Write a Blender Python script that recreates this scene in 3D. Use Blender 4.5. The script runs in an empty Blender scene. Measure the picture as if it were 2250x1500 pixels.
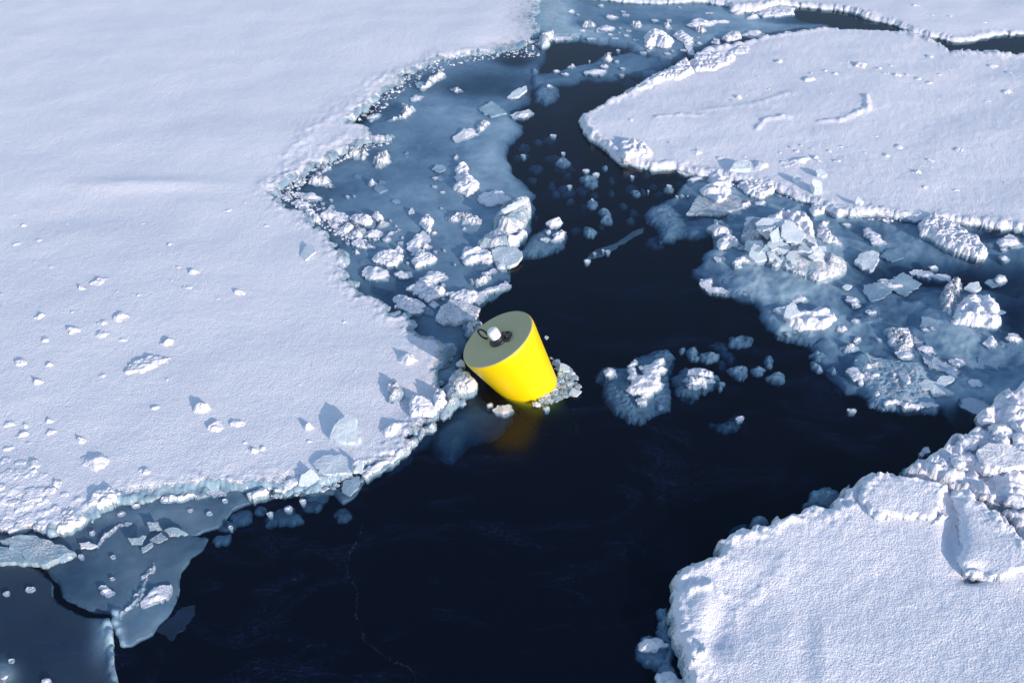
import bpy, math, random
import numpy as np
from mathutils import Vector, Matrix

# ------------------------------------------------------------------ camera, light, exposure
SC = bpy.context.scene
COL = SC.collection
CAM_H, PITCH, HFOV = 5.0, 38.0, 54.0
cam = bpy.data.objects.new("camera", bpy.data.cameras.new("camera"))
COL.objects.link(cam)
cam.location = (0, 0, CAM_H)
cam.rotation_euler = (math.radians(90 - PITCH), 0, 0)
cam.data.sensor_fit = 'HORIZONTAL'
cam.data.angle = math.radians(HFOV)
cam.data.clip_start = 0.1
cam.data.clip_end = 2000
SC.camera = cam

SUN_AZ, SUN_EL = 141.0, 18.0        # azimuth clockwise from +Y (the way the camera looks)
sd_ = Vector((math.sin(math.radians(SUN_AZ)) * math.cos(math.radians(SUN_EL)),
              math.cos(math.radians(SUN_AZ)) * math.cos(math.radians(SUN_EL)),
              math.sin(math.radians(SUN_EL))))
sun = bpy.data.objects.new("sun", bpy.data.lights.new("sun", 'SUN'))
COL.objects.link(sun)
sun.data.energy = 2.5
sun.data.angle = math.radians(0.53)
sun.data.color = (1.0, 0.86, 0.77)
sun.rotation_euler = (-sd_).to_track_quat('-Z', 'Y').to_euler()

world = bpy.data.worlds.new("World")
SC.world = world
world.use_nodes = True
wn = world.node_tree
wn.nodes.clear()
sky = wn.nodes.new('ShaderNodeTexSky')
sky.sky_type = 'NISHITA'
sky.sun_disc = False
sky.sun_elevation = math.radians(SUN_EL)
sky.sun_rotation = math.radians(SUN_AZ)
sky.air_density = 1.0
sky.dust_density = 0.6
sky.ozone_density = 1.6
bg = wn.nodes.new('ShaderNodeBackground')
bg.inputs[1].default_value = 0.15
wo = wn.nodes.new('ShaderNodeOutputWorld')
wn.links.new(sky.outputs[0], bg.inputs[0])
wn.links.new(bg.outputs[0], wo.inputs[0])

SC.view_settings.view_transform = 'Standard'
SC.view_settings.look = 'None'
SC.view_settings.exposure = 0.55
SC.view_settings.gamma = 1.0
SC.cycles.use_denoising = True
SC.cycles.transparent_max_bounces = 12
SC.cycles.max_bounces = 6

# ------------------------------------------------------------------ picture point -> point of the scene
FP = 1125 / math.tan(math.radians(HFOV / 2))
CP, SP = math.cos(math.radians(PITCH)), math.sin(math.radians(PITCH))

def W(px, py, z=0.0):
    x = np.asarray(px, float) - 1125
    y = 750 - np.asarray(py, float)
    dy = FP * CP + y * SP
    dz = -FP * SP + y * CP
    t = (z - CAM_H) / dz
    return x * t, dy * t

def P(X, Y, Z=0.0):
    dz = Z - CAM_H
    u = X
    v = Y * SP + dz * CP
    w = Y * CP - dz * SP
    return 1125 + FP * u / w, 750 - FP * v / w

def pxm(x, y):                       # photo pixels per metre near a point
    return FP / math.sqrt(x * x + y * y + CAM_H ** 2)

# ------------------------------------------------------------------ noise
_rng = np.random.RandomState(7)
_PERM = _rng.permutation(256)
_PERM = np.concatenate([_PERM, _PERM])
_GA = _rng.rand(256) * 2 * np.pi
_GX, _GY = np.cos(_GA), np.sin(_GA)

def gnoise(x, y, seed=0):
    x = x + seed * 17.31
    y = y + seed * 9.77
    xi = np.floor(x).astype(np.int64)
    yi = np.floor(y).astype(np.int64)
    xf, yf = x - xi, y - yi
    u = xf * xf * xf * (xf * (xf * 6 - 15) + 10)
    v = yf * yf * yf * (yf * (yf * 6 - 15) + 10)
    def g(ix, iy, fx, fy):
        h = _PERM[(_PERM[ix & 255] + iy) & 255]
        return _GX[h] * fx + _GY[h] * fy
    a = g(xi, yi, xf, yf)
    b = g(xi + 1, yi, xf - 1, yf)
    c = g(xi, yi + 1, xf, yf - 1)
    d = g(xi + 1, yi + 1, xf - 1, yf - 1)
    return ((a + u * (b - a)) * (1 - v) + (c + u * (d - c)) * v) * 1.5

def fbm(x, y, scale, octv=3, seed=0, gain=0.5):
    r = 0
    a = 1.0
    f = 1.0 / scale
    for i in range(octv):
        r = r + a * gnoise(x * f, y * f, seed + i * 3)
        a *= gain
        f *= 2.03
    return r

def billow(x, y, scale, octv=3, seed=0):
    r = 0
    a = 1.0
    f = 1.0 / scale
    for i in range(octv):
        r = r + a * (1 - 2.2 * np.abs(gnoise(x * f, y * f, seed + i * 5)))
        a *= 0.5
        f *= 2.1
    return r

def sstep(a, b, x):
    t = np.clip((x - a) / (b - a), 0, 1)
    return t * t * (3 - 2 * t)

def poly_sd(X, Y, poly):
    """signed distance, positive inside"""
    d2 = np.full(X.shape, 1e18)
    ins = np.zeros(X.shape, bool)
    n = len(poly)
    for i in range(n):
        ax, ay = poly[i]
        bx, by = poly[(i + 1) % n]
        ex, ey = bx - ax, by - ay
        L = ex * ex + ey * ey + 1e-12
        t = np.clip(((X - ax) * ex + (Y - ay) * ey) / L, 0, 1)
        dx, dy = X - ax - t * ex, Y - ay - t * ey
        d2 = np.minimum(d2, dx * dx + dy * dy)
        if ay != by:
            c = ((ay > Y) != (by > Y)) & (X < (bx - ax) * (Y - ay) / (by - ay) + ax)
            ins ^= c
    d = np.sqrt(d2)
    return np.where(ins, d, -d)

def seg_d(X, Y, pts):
    d2 = np.full(X.shape, 1e18)
    for i in range(len(pts) - 1):
        ax, ay = pts[i]
        bx, by = pts[i + 1]
        ex, ey = bx - ax, by - ay
        L = ex * ex + ey * ey + 1e-12
        t = np.clip(((X - ax) * ex + (Y - ay) * ey) / L, 0, 1)
        dx, dy = X - ax - t * ex, Y - ay - t * ey
        d2 = np.minimum(d2, dx * dx + dy * dy)
    return np.sqrt(d2)

# ------------------------------------------------------------------ materials
def new_mat(name):
    m = bpy.data.materials.new(name)
    m.use_nodes = True
    nt = m.node_tree
    nt.nodes.clear()
    return m, nt, nt.nodes.new('ShaderNodeOutputMaterial')

def N(nt, t, **kw):
    n = nt.nodes.new(t)
    for k, v in kw.items():
        if k.startswith('i_'):
            n.inputs[k[2:].replace('_', ' ')].default_value = v
        else:
            setattr(n, k, v)
    return n

def math_node(nt, op, a, b=None, c=None, clamp=False):
    n = nt.nodes.new('ShaderNodeMath')
    n.operation = op
    n.use_clamp = clamp
    for i, v in enumerate((a, b, c)):
        if v is None:
            continue
        if isinstance(v, (int, float)):
            n.inputs[i].default_value = v
        else:
            nt.links.new(v, n.inputs[i])
    return n.outputs[0]

def ramp(nt, fac, stops):
    n = nt.nodes.new('ShaderNodeValToRGB')
    e = n.color_ramp.elements
    while len(e) < len(stops):
        e.new(0.5)
    for el, (p, c) in zip(e, stops):
        el.position = p
        el.color = tuple(c) + (1,) if len(c) == 3 else c
    nt.links.new(fac, n.inputs[0])
    return n.outputs[0]

def mixc(nt, fac, a, b):
    n = nt.nodes.new('ShaderNodeMix')
    n.data_type = 'RGBA'
    for i, v in ((0, fac), (6, a), (7, b)):
        if isinstance(v, (int, float)):
            n.inputs[i].default_value = v
        elif isinstance(v, tuple):
            n.inputs[i].default_value = v + (1,)
        else:
            nt.links.new(v, n.inputs[i])
    return n.outputs[2]

def mixf(nt, fac, a, b):
    n = nt.nodes.new('ShaderNodeMix')
    n.data_type = 'FLOAT'
    for i, v in ((0, fac), (2, a), (3, b)):
        if isinstance(v, (int, float)):
            n.inputs[i].default_value = v
        else:
            nt.links.new(v, n.inputs[i])
    return n.outputs[0]

def make_ice():
    m, nt, out = new_mat("snow_and_ice")
    geo = N(nt, 'ShaderNodeNewGeometry')
    at = N(nt, 'ShaderNodeAttribute', attribute_name='snow')
    nf = N(nt, 'ShaderNodeTexNoise', i_Scale=85.0, i_Detail=3.0, i_Roughness=0.65)
    nm = N(nt, 'ShaderNodeTexNoise', i_Scale=14.0, i_Detail=5.0, i_Roughness=0.62)
    nl = N(nt, 'ShaderNodeTexNoise', i_Scale=2.6, i_Detail=4.0, i_Roughness=0.6)
    for n in (nf, nm, nl):
        nt.links.new(geo.outputs['Position'], n.inputs['Vector'])
    j = math_node(nt, 'MULTIPLY_ADD', nf.outputs[0], 1.5, -0.75)
    j2 = math_node(nt, 'MULTIPLY_ADD', nm.outputs[0], 0.9, -0.45)
    s = math_node(nt, 'ADD', at.outputs['Fac'], j)
    s = math_node(nt, 'ADD', s, j2)
    mask = math_node(nt, 'MULTIPLY_ADD', s, 3.2, -1.1, clamp=True)
    bare = ramp(nt, nl.outputs[0], [(0.25, (0.11, 0.20, 0.31)), (0.5, (0.22, 0.36, 0.46)), (0.75, (0.38, 0.52, 0.60))])
    n5 = N(nt, 'ShaderNodeTexNoise', i_Scale=5.5, i_Detail=6.0, i_Roughness=0.7, i_Distortion=0.9)
    nt.links.new(geo.outputs['Position'], n5.inputs['Vector'])
    cl = ramp(nt, n5.outputs[0], [(0.45, (0, 0, 0)), (0.75, (1, 1, 1))])
    bare = mixc(nt, math_node(nt, 'MULTIPLY', cl, 0.55), bare, (0.50, 0.62, 0.72))
    bare = mixc(nt, math_node(nt, 'MULTIPLY', nm.outputs[0], 0.35), bare, (0.42, 0.52, 0.62))
    thin = math_node(nt, 'MULTIPLY_ADD', at.outputs['Fac'], -1.4, -0.16, clamp=True)      # thin clear ice is dark
    bare = mixc(nt, thin, bare, (0.035, 0.05, 0.075))
    snow = mixc(nt, nl.outputs[0], (0.825, 0.83, 0.90), (0.87, 0.87, 0.93))
    col = mixc(nt, mask, bare, snow)
    b = N(nt, 'ShaderNodeBsdfPrincipled')
    nt.links.new(col, b.inputs['Base Color'])
    nt.links.new(mixf(nt, mask, 0.24, 0.7), b.inputs['Roughness'])
    b.inputs['Specular IOR Level'].default_value = 0.35
    # grain
    g1 = N(nt, 'ShaderNodeTexNoise', i_Scale=80.0, i_Detail=2.5, i_Roughness=0.6)
    g2 = N(nt, 'ShaderNodeTexNoise', i_Scale=19.0, i_Detail=3.0, i_Roughness=0.6)
    for n in (g1, g2):
        nt.links.new(geo.outputs['Position'], n.inputs['Vector'])
    hgt = math_node(nt, 'ADD', math_node(nt, 'MULTIPLY', g1.outputs[0], 0.0115),
                    math_node(nt, 'MULTIPLY', g2.outputs[0], 0.007))
    hgt = math_node(nt, 'MULTIPLY', hgt, mixf(nt, mask, 0.22, 1.0))
    bp = N(nt, 'ShaderNodeBump', i_Strength=0.85, i_Distance=1.0)
    nt.links.new(hgt, bp.inputs['Height'])
    nt.links.new(bp.outputs[0], b.inputs['Normal'])
    nt.links.new(b.outputs[0], out.inputs[0])
    return m

def make_clear_ice():
    m, nt, out = new_mat("clear_ice")
    geo = N(nt, 'ShaderNodeNewGeometry')
    nm = N(nt, 'ShaderNodeTexNoise', i_Scale=13.0, i_Detail=5.0, i_Roughness=0.65)
    nf = N(nt, 'ShaderNodeTexNoise', i_Scale=90.0, i_Detail=3.0, i_Roughness=0.6)
    nt.links.new(geo.outputs['Position'], nm.inputs['Vector'])
    nt.links.new(geo.outputs['Position'], nf.inputs['Vector'])
    col = ramp(nt, nm.outputs[0], [(0.3, (0.62, 0.73, 0.83)), (0.55, (0.76, 0.85, 0.92)), (0.75, (0.90, 0.94, 0.98))])
    b = N(nt, 'ShaderNodeBsdfPrincipled')
    nt.links.new(col, b.inputs['Base Color'])
    b.inputs['Roughness'].default_value = 0.28
    b.inputs['IOR'].default_value = 1.31
    b.inputs['Transmission Weight'].default_value = 0.2
    bp = N(nt, 'ShaderNodeBump', i_Strength=0.5, i_Distance=1.0)
    h = math_node(nt, 'ADD', math_node(nt, 'MULTIPLY', nm.outputs[0], 0.012), math_node(nt, 'MULTIPLY', nf.outputs[0], 0.003))
    nt.links.new(h, bp.inputs['Height'])
    nt.links.new(bp.outputs[0], b.inputs['Normal'])
    nt.links.new(b.outputs[0], out.inputs[0])
    return m

def make_water():
    m, nt, out = new_mat("sea_water")
    geo = N(nt, 'ShaderNodeNewGeometry')
    mp = N(nt, 'ShaderNodeMapping')
    mp.inputs['Scale'].default_value = (1.0, 2.2, 1.0)
    mp.inputs['Rotation'].default_value = (0, 0, 0.35)
    nt.links.new(geo.outputs['Position'], mp.inputs['Vector'])
    n1 = N(nt, 'ShaderNodeTexNoise', i_Scale=9.0, i_Detail=5.0, i_Roughness=0.6)
    n2 = N(nt, 'ShaderNodeTexNoise', i_Scale=1.3, i_Detail=5.0, i_Roughness=0.65, i_Distortion=1.4)
    n3 = N(nt, 'ShaderNodeTexNoise', i_Scale=34.0, i_Detail=4.0, i_Roughness=0.7, i_Distortion=0.8)
    for n in (n1, n2, n3):
        nt.links.new(mp.outputs[0], n.inputs['Vector'])
    bp = N(nt, 'ShaderNodeBump', i_Strength=0.35, i_Distance=1.0)
    nt.links.new(math_node(nt, 'MULTIPLY', n1.outputs[0], 0.0012), bp.inputs['Height'])
    gl = N(nt, 'ShaderNodeBsdfGlossy', i_Roughness=0.2)
    nt.links.new(bp.outputs[0], gl.inputs['Normal'])
    tr = N(nt, 'ShaderNodeBsdfTransparent')
    fr = N(nt, 'ShaderNodeFresnel', i_IOR=1.333)
    nt.links.new(bp.outputs[0], fr.inputs['Normal'])
    mx = N(nt, 'ShaderNodeMixShader')
    nt.links.new(mixf(nt, geo.outputs['Backfacing'], fr.outputs[0], 0.03), mx.inputs[0])   # light leaving the water: no total reflection, as it is not bent
    nt.links.new(tr.outputs[0], mx.inputs[1])
    nt.links.new(gl.outputs[0], mx.inputs[2])
    # frazil ice film floating on the surface: thin wisps of fine crystals; its even blue base paints light rising from the water
    df = N(nt, 'ShaderNodeBsdfDiffuse')
    df.inputs['Color'].default_value = (0.13, 0.24, 0.80, 1)
    w = ramp(nt, n2.outputs[0], [(0.50, (0, 0, 0)), (0.78, (1, 1, 1))])
    f = ramp(nt, n3.outputs[0], [(0.50, (0, 0, 0)), (0.72, (1, 1, 1))])
    am = math_node(nt, 'MULTIPLY', w, math_node(nt, 'MULTIPLY_ADD', f, 0.20, 0.008))
    am = math_node(nt, 'ADD', am, 0.011)  # constant blue veil in place of light scattered up out of the sea
    mx2 = N(nt, 'ShaderNodeMixShader')
    nt.links.new(am, mx2.inputs[0])
    nt.links.new(mx.outputs[0], mx2.inputs[1])
    nt.links.new(df.outputs[0], mx2.inputs[2])
    nt.links.new(mx2.outputs[0], out.inputs[0])
    va = N(nt, 'ShaderNodeVolumeAbsorption', i_Density=8.0)
    va.inputs['Color'].default_value = (1 - 7.0 / 8, 1 - 5.3 / 8, 1 - 4.2 / 8, 1)
    nt.links.new(va.outputs[0], out.inputs[1])
    return m

def simple_mat(name, col, rough, bump=0.0, bscale=40.0, spec=0.5, var=0.0, metal=0.0):
    m, nt, out = new_mat(name)
    b = N(nt, 'ShaderNodeBsdfPrincipled')
    tc = N(nt, 'ShaderNodeTexCoord')
    n = N(nt, 'ShaderNodeTexNoise', i_Scale=bscale, i_Detail=5.0, i_Roughness=0.6)
    nt.links.new(tc.outputs['Object'], n.inputs['Vector'])
    lo = tuple(c * (1 - var) for c in col)
    hi = tuple(min(1, c * (1 + var)) for c in col)
    nt.links.new(mixc(nt, n.outputs[0], lo, hi), b.inputs['Base Color'])
    b.inputs['Roughness'].default_value = rough
    b.inputs['Specular IOR Level'].default_value = spec
    b.inputs['Metallic'].default_value = metal
    if bump:
        bp = N(nt, 'ShaderNodeBump', i_Strength=0.6, i_Distance=bump)
        nt.links.new(n.outputs[0], bp.inputs['Height'])
        nt.links.new(bp.outputs[0], b.inputs['Normal'])
    nt.links.new(b.outputs[0], out.inputs[0])
    return m

ICE = make_ice()
CLEAR = make_clear_ice()
WATER = make_water()

# ------------------------------------------------------------------ object helpers
def tag(o, label=None, cat=None, group=None, kind=None):
    if label: o["label"] = label
    if cat: o["category"] = cat
    if group: o["group"] = group
    if kind: o["kind"] = kind
    return o

def link_mesh(name, me, mat, parent=None, smooth=True):
    o = bpy.data.objects.new(name, me)
    me.materials.append(mat)
    if smooth:
        me.polygons.foreach_set("use_smooth", np.ones(len(me.polygons), bool))
    COL.objects.link(o)
    if parent:
        o.parent = parent
    return o

def grid_mesh(name, X, Y, Z, snow, e, Zedge, origin, prof, wsn=0.35, jit=0.010, close=False, seed=0):
    """top surface from the grid cells inside the outline (e > 0); its rim is drawn onto the outline and carried down
    by rings of (distance outward, height) given by prof(z0) -> arrays"""
    sl = np.hypot(*np.gradient(Z)) / (np.hypot(np.gradient(X)[1], np.gradient(Y)[0]) + 1e-9)
    am = 0.005 * np.clip(sl - 0.5, 0, 2.0)
    X2 = X + am * (gnoise(Y / 0.05 + 3.3, Z / 0.03) + 0.6 * gnoise(X / 0.022, Z / 0.015 + 8))
    Y2 = Y + am * (gnoise(X / 0.05 + 7.7, Z / 0.03 + 5) + 0.6 * gnoise(Y / 0.022 + 2, Z / 0.015))
    keep = e > 0
    kc = keep[:-1, :-1] & keep[1:, :-1] & keep[:-1, 1:] & keep[1:, 1:]
    idx = np.arange(X.size).reshape(X.shape)
    q = np.stack([idx[:-1, :-1][kc], idx[:-1, 1:][kc], idx[1:, 1:][kc], idx[1:, :-1][kc]], 1)
    if len(q) == 0:
        return None
    used = np.unique(q)
    remap = np.full(X.size, -1, np.int64)
    remap[used] = np.arange(len(used))
    q = remap[q]
    n0 = len(used)
    co = np.stack([X2.ravel()[used], Y2.ravel()[used], Z.ravel()[used]], 1)
    a, b_, c = co[q[0, 0]], co[q[0, 1]], co[q[0, 3]]
    if (b_[0] - a[0]) * (c[1] - a[1]) - (b_[1] - a[1]) * (c[0] - a[0]) < 0:
        q = q[:, ::-1]
    # rim: edges used by one face only
    ed = np.concatenate([q[:, [0, 1]], q[:, [1, 2]], q[:, [2, 3]], q[:, [3, 0]]])
    key = np.minimum(ed[:, 0], ed[:, 1]) * n0 + np.maximum(ed[:, 0], ed[:, 1])
    _, first, cnt = np.unique(key, return_index=True, return_counts=True)
    be = ed[first[cnt == 1]]
    bv = np.unique(be)
    # gradient of e on the skewed grid
    eu, ev = np.gradient(e)[1], np.gradient(e)[0]
    Xu, Xv = np.gradient(X)[1], np.gradient(X)[0]
    Yu, Yv = np.gradient(Y)[1], np.gradient(Y)[0]
    det = Xu * Yv - Xv * Yu
    gx = ((eu * Yv - ev * Yu) / det).ravel()[used][bv]
    gy = ((ev * Xu - eu * Xv) / det).ravel()[used][bv]
    gn = np.hypot(gx, gy) + 1e-6
    nx, ny = -gx / gn, -gy / gn
    eb = e.ravel()[used][bv]
    cell = (np.abs(det) ** 0.5).ravel()[used][bv]
    mv = np.clip(eb / np.maximum(gn, 0.3), 0, cell * 1.6)
    xb = X.ravel()[used][bv] + nx * mv
    yb = Y.ravel()[used][bv] + ny * mv
    co[bv, 0], co[bv, 1] = xb, yb
    zb0 = Zedge.ravel()[used][bv]
    co[bv, 2] = zb0
    sv = snow.ravel()[used].copy()
    rings = prof(zb0)
    pos = np.full(n0, -1, np.int64)
    pos[bv] = np.arange(len(bv))
    prev = bv
    quads = [q]
    allco, allsv = [co], [sv]
    base = n0
    A_, B_ = pos[be[:, 0]], pos[be[:, 1]]
    for k, (off, zz) in enumerate(rings):
        zz = np.broadcast_to(zz, zb0.shape).astype(float)
        t = jit * (gnoise(xb / 0.09 + k * 0.8, yb / 0.09, seed + 3 + k) + 0.4 * gnoise(xb / 0.03 + k * 1.3, yb / 0.03, seed + 4 + k))
        o = off + t
        r = np.stack([xb + nx * o, yb + ny * o, zz + 0.3 * t], 1)
        allco.append(r)
        allsv.append(np.where(zz > -0.004, wsn, 0.0) + 0.0 * zz)
        cur = base + np.arange(len(bv))
        quads.append(np.stack([prev[A_], cur[A_], cur[B_], prev[B_]], 1))
        prev = cur
        base += len(bv)
    co = np.concatenate(allco)
    sv = np.concatenate(allsv)
    tri = np.zeros((0, 3), np.int64)
    if close:
        co = np.concatenate([co, [[xb.mean(), yb.mean(), co[:, 2].min() - 0.01]]])
        sv = np.concatenate([sv, [0.0]])
        tri = np.stack([prev[A_], np.full(len(A_), base), prev[B_]], 1)
    q = np.concatenate(quads)
    co = (co - np.array([origin[0], origin[1], origin[2]])).astype(np.float32)
    me = bpy.data.meshes.new(name)
    me.vertices.add(len(co))
    me.vertices.foreach_set("co", co.ravel())
    me.loops.add(q.size + tri.size)
    me.loops.foreach_set("vertex_index", np.concatenate([q.ravel(), tri.ravel()]).astype(np.int32))
    me.polygons.add(len(q) + len(tri))
    me.polygons.foreach_set("loop_start", np.concatenate([np.arange(0, q.size, 4), q.size + np.arange(0, tri.size, 3)]).astype(np.int32))
    me.update(calc_edges=True)
    at = me.attributes.new("snow", 'FLOAT', 'POINT')
    at.data.foreach_set("value", sv.astype(np.float32))
    me.validate()
    return me

def axis(a, b, lo, hi, fine, coarse):
    """fine inside lo..hi, coarser outside"""
    r = list(np.arange(max(a, lo), min(b, hi) + fine, fine)) if min(b, hi) > max(a, lo) else []
    p = []
    x = max(a, lo)
    st = fine
    while x > a:
        st = min(st * 1.15, coarse)
        x -= st
        p.append(x)
    q = []
    x = r[-1] if r else lo
    st = fine
    while x < b:
        st = min(st * 1.15, coarse)
        x += st
        q.append(x)
    return np.array(p[::-1] + r + q)

# ------------------------------------------------------------------ large floes and sheets
class Floe:
    def __init__(s, poly, h, top=None, warp=0.035, edge=0.03, shelf=0.9, shelf_z=-0.03, und=1.0, snow=1.0,
                 spots=(), fade=0.0, rim=0.0, seed=0, rough=0.0, berm=(), grit=0.0, drop=0.006):
        x, y = W([p[0] for p in poly], [p[1] for p in poly], max(h, -0.06))
        s.poly = list(zip(x, y))
        s.__dict__.update(h=h, warp=warp, edge=edge, shelf=shelf, shelf_z=shelf_z, und=und, snow=snow, spots=spots,
                          fade=fade, rim=rim, seed=seed, rough=rough, berm=berm, grit=grit, drop=drop)
    def eval(s, X, Y):
        U, V = P(X, Y, s.h)
        w = s.warp
        fw = 0.55 if s.h > 0 else 0.22
        Xw = X + w * fbm(X, Y, 0.30, 2, s.seed + 1) + fw * w * fbm(X, Y, 0.075, 2, s.seed + 2)
        Yw = Y + w * fbm(X, Y, 0.30, 2, s.seed + 5) + fw * w * fbm(X, Y, 0.075, 2, s.seed + 6)
        e = poly_sd(Xw, Yw, s.poly)
        top = s.h + s.und * (0.016 * fbm(X, Y, 1.7, 3, s.seed + 9) + 0.0018 * fbm(X * 0.6, Y, 0.25, 3, s.seed + 12) + 0.006 * fbm(X * 0.80 + Y * 0.45, (Y - X * 0.35) * 1.5, 1.1, 2, s.seed + 15))
        if s.h < 0:
            top = top + 0.007 * fbm(X, Y, 0.55, 4, s.seed + 17, 0.6)
        sn = np.full(X.shape, float(s.snow))
        if s.grit:
            top = top + s.grit * (fbm(X, Y, 0.10, 3, s.seed + 61) + 0.5 * billow(X, Y, 0.05, 2, s.seed + 63))
        if s.rough:
            top = top + s.rough * (0.6 * billow(X, Y, 0.28, 3, s.seed + 20) - 0.25 + 0.35 * fbm(X, Y, 0.09, 3, s.seed + 22))
            sn = sn + 4.5 * (top - s.h) * (1.0 if s.snow < 0.9 else 0.0)
        if s.rim:
            top = top + s.rim * np.exp(-((e - 0.05) / 0.05) ** 2) * (0.55 + 0.6 * fbm(X, Y, 0.13, 3, s.seed + 31))
        for (bx, by, rx, ry, dz, ds) in s.spots:
            g = np.exp(-(((U - bx) / rx) ** 2 + ((V - by) / ry) ** 2))
            top = top + dz * g
            sn = sn + ds * g
        for (pts, wd, dz, ds) in s.berm:
            bxx, byy = W([p[0] for p in pts], [p[1] for p in pts], s.h)
            d = seg_d(Xw, Yw, list(zip(bxx, byy)))
            g = np.exp(-(d / wd) ** 2)
            top = top + dz * g * (0.7 + 0.6 * fbm(X, Y, 0.08, 3, s.seed + 41))
            sn = sn + ds * g
        if s.fade:
            sn = sn - (1 - sstep(0, s.fade, e)) * 0.9
        k = np.clip(e / s.edge, 0, 1)
        rise = np.sqrt(np.clip(1 - (1 - k) ** 2, 0, 1))
        if s.h > 0:
            top = top + (0.012 * fbm(X, Y, 0.07, 3, s.seed + 71) + 0.010 * billow(X, Y, 0.10, 2, s.seed + 73)) * np.exp(-(e / 0.13) ** 2)
            ze = np.maximum(top, 0.02) * 0.42
            z = ze + (top - ze) * rise
            sn = sn * (0.45 + 0.55 * sstep(0.0, 0.4, k))
        else:
            ze = top - s.drop
            z = ze + (top - ze) * rise
            sn = np.where(sn > 0, sn * sstep(-0.02, 0.04, e), sn)
        return z, sn, e, ze
    def build(s, name, step=3.0):
        U, V = P(np.array([p[0] for p in s.poly]), np.array([p[1] for p in s.poly]), s.h)
        m = 60
        us = axis(max(U.min() - m, -700), min(U.max() + m, 2950), -60, 2310, step, 22)
        vs = axis(max(V.min() - m, -420), min(V.max() + m, 2000), -60, 1560, step, 22)
        UU, VV = np.meshgrid(us, vs)
        X, Y = W(UU, VV, 0.0)
        z, sn, e, ze = s.eval(X, Y)
        cx, cy = float(X[e > 0].mean()), float(Y[e > 0].mean())
        f = s.shelf
        if s.h > 0:
            prof = lambda z0: [(0.004, z0 * 0.55), (0.007, 0.006 + 0 * z0), (f - 0.008, -0.014 + 0 * z0), (f - 0.022, -0.045 + 0 * z0)]
        else:
            prof = lambda z0: [(0.004, z0 - 0.010), (0.004, z0 - 0.025), (-0.01, z0 - 0.045)]
        me = grid_mesh(name, X, Y, z, sn, e, ze, (cx, cy, 0), prof, jit=0.0045 if s.h > 0 else 0.008, seed=s.seed)
        o = link_mesh(name, me, ICE)
        o.location = (cx, cy, 0)
        s.obj = o
        return o
    def z_at(s, x, y):
        z, sn, e, ze = s.eval(np.array([[x]]), np.array([[y]]))
        return float(z[0, 0])
# ------------------------------------------------------------------ water: one closed body of sea, surface at z = 0
def build_water():
    xs = (-120, 120)
    me = bpy.data.meshes.new("sea_water")
    v = [(x, y, z) for z in (-6, 0) for y in (-60, 220) for x in xs]
    f = [(0, 2, 3, 1), (4, 5, 7, 6), (0, 1, 5, 4), (2, 6, 7, 3), (0, 4, 6, 2), (1, 3, 7, 5)]
    me.from_pydata(v, [], f)
    o = link_mesh("sea_water", me, WATER, smooth=False)
    tag(o, "calm dark navy sea water in the open lead between the ice floes", "water", kind='structure')
build_water()

ZT = {'p': (1, 0, 0), '1': (3.334, 900, 600), '2': (3, 560, 0), '3': (3.214, 560, 300), '4': (2.143, 1200, 0), '5': (2.647, 1400, 350),
      '6': (2.045, 0, 400), '7': (2.25, 0, 950), '8': (2.308, 1350, 850), 'b1': (5, 780, 600), 'b2': (4.5, 1280, 700),
      'b3': (3.334, 1080, 150), 'b4': (3.488, 1750, 500), 'b5': (3.948, 1460, 340), 'b6': (3.75, 1150, 0)}
def zc(t, pts):
    s, ox, oy = ZT[t]
    return [(p[0] / s + ox, p[1] / s + oy) for p in pts]

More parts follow.
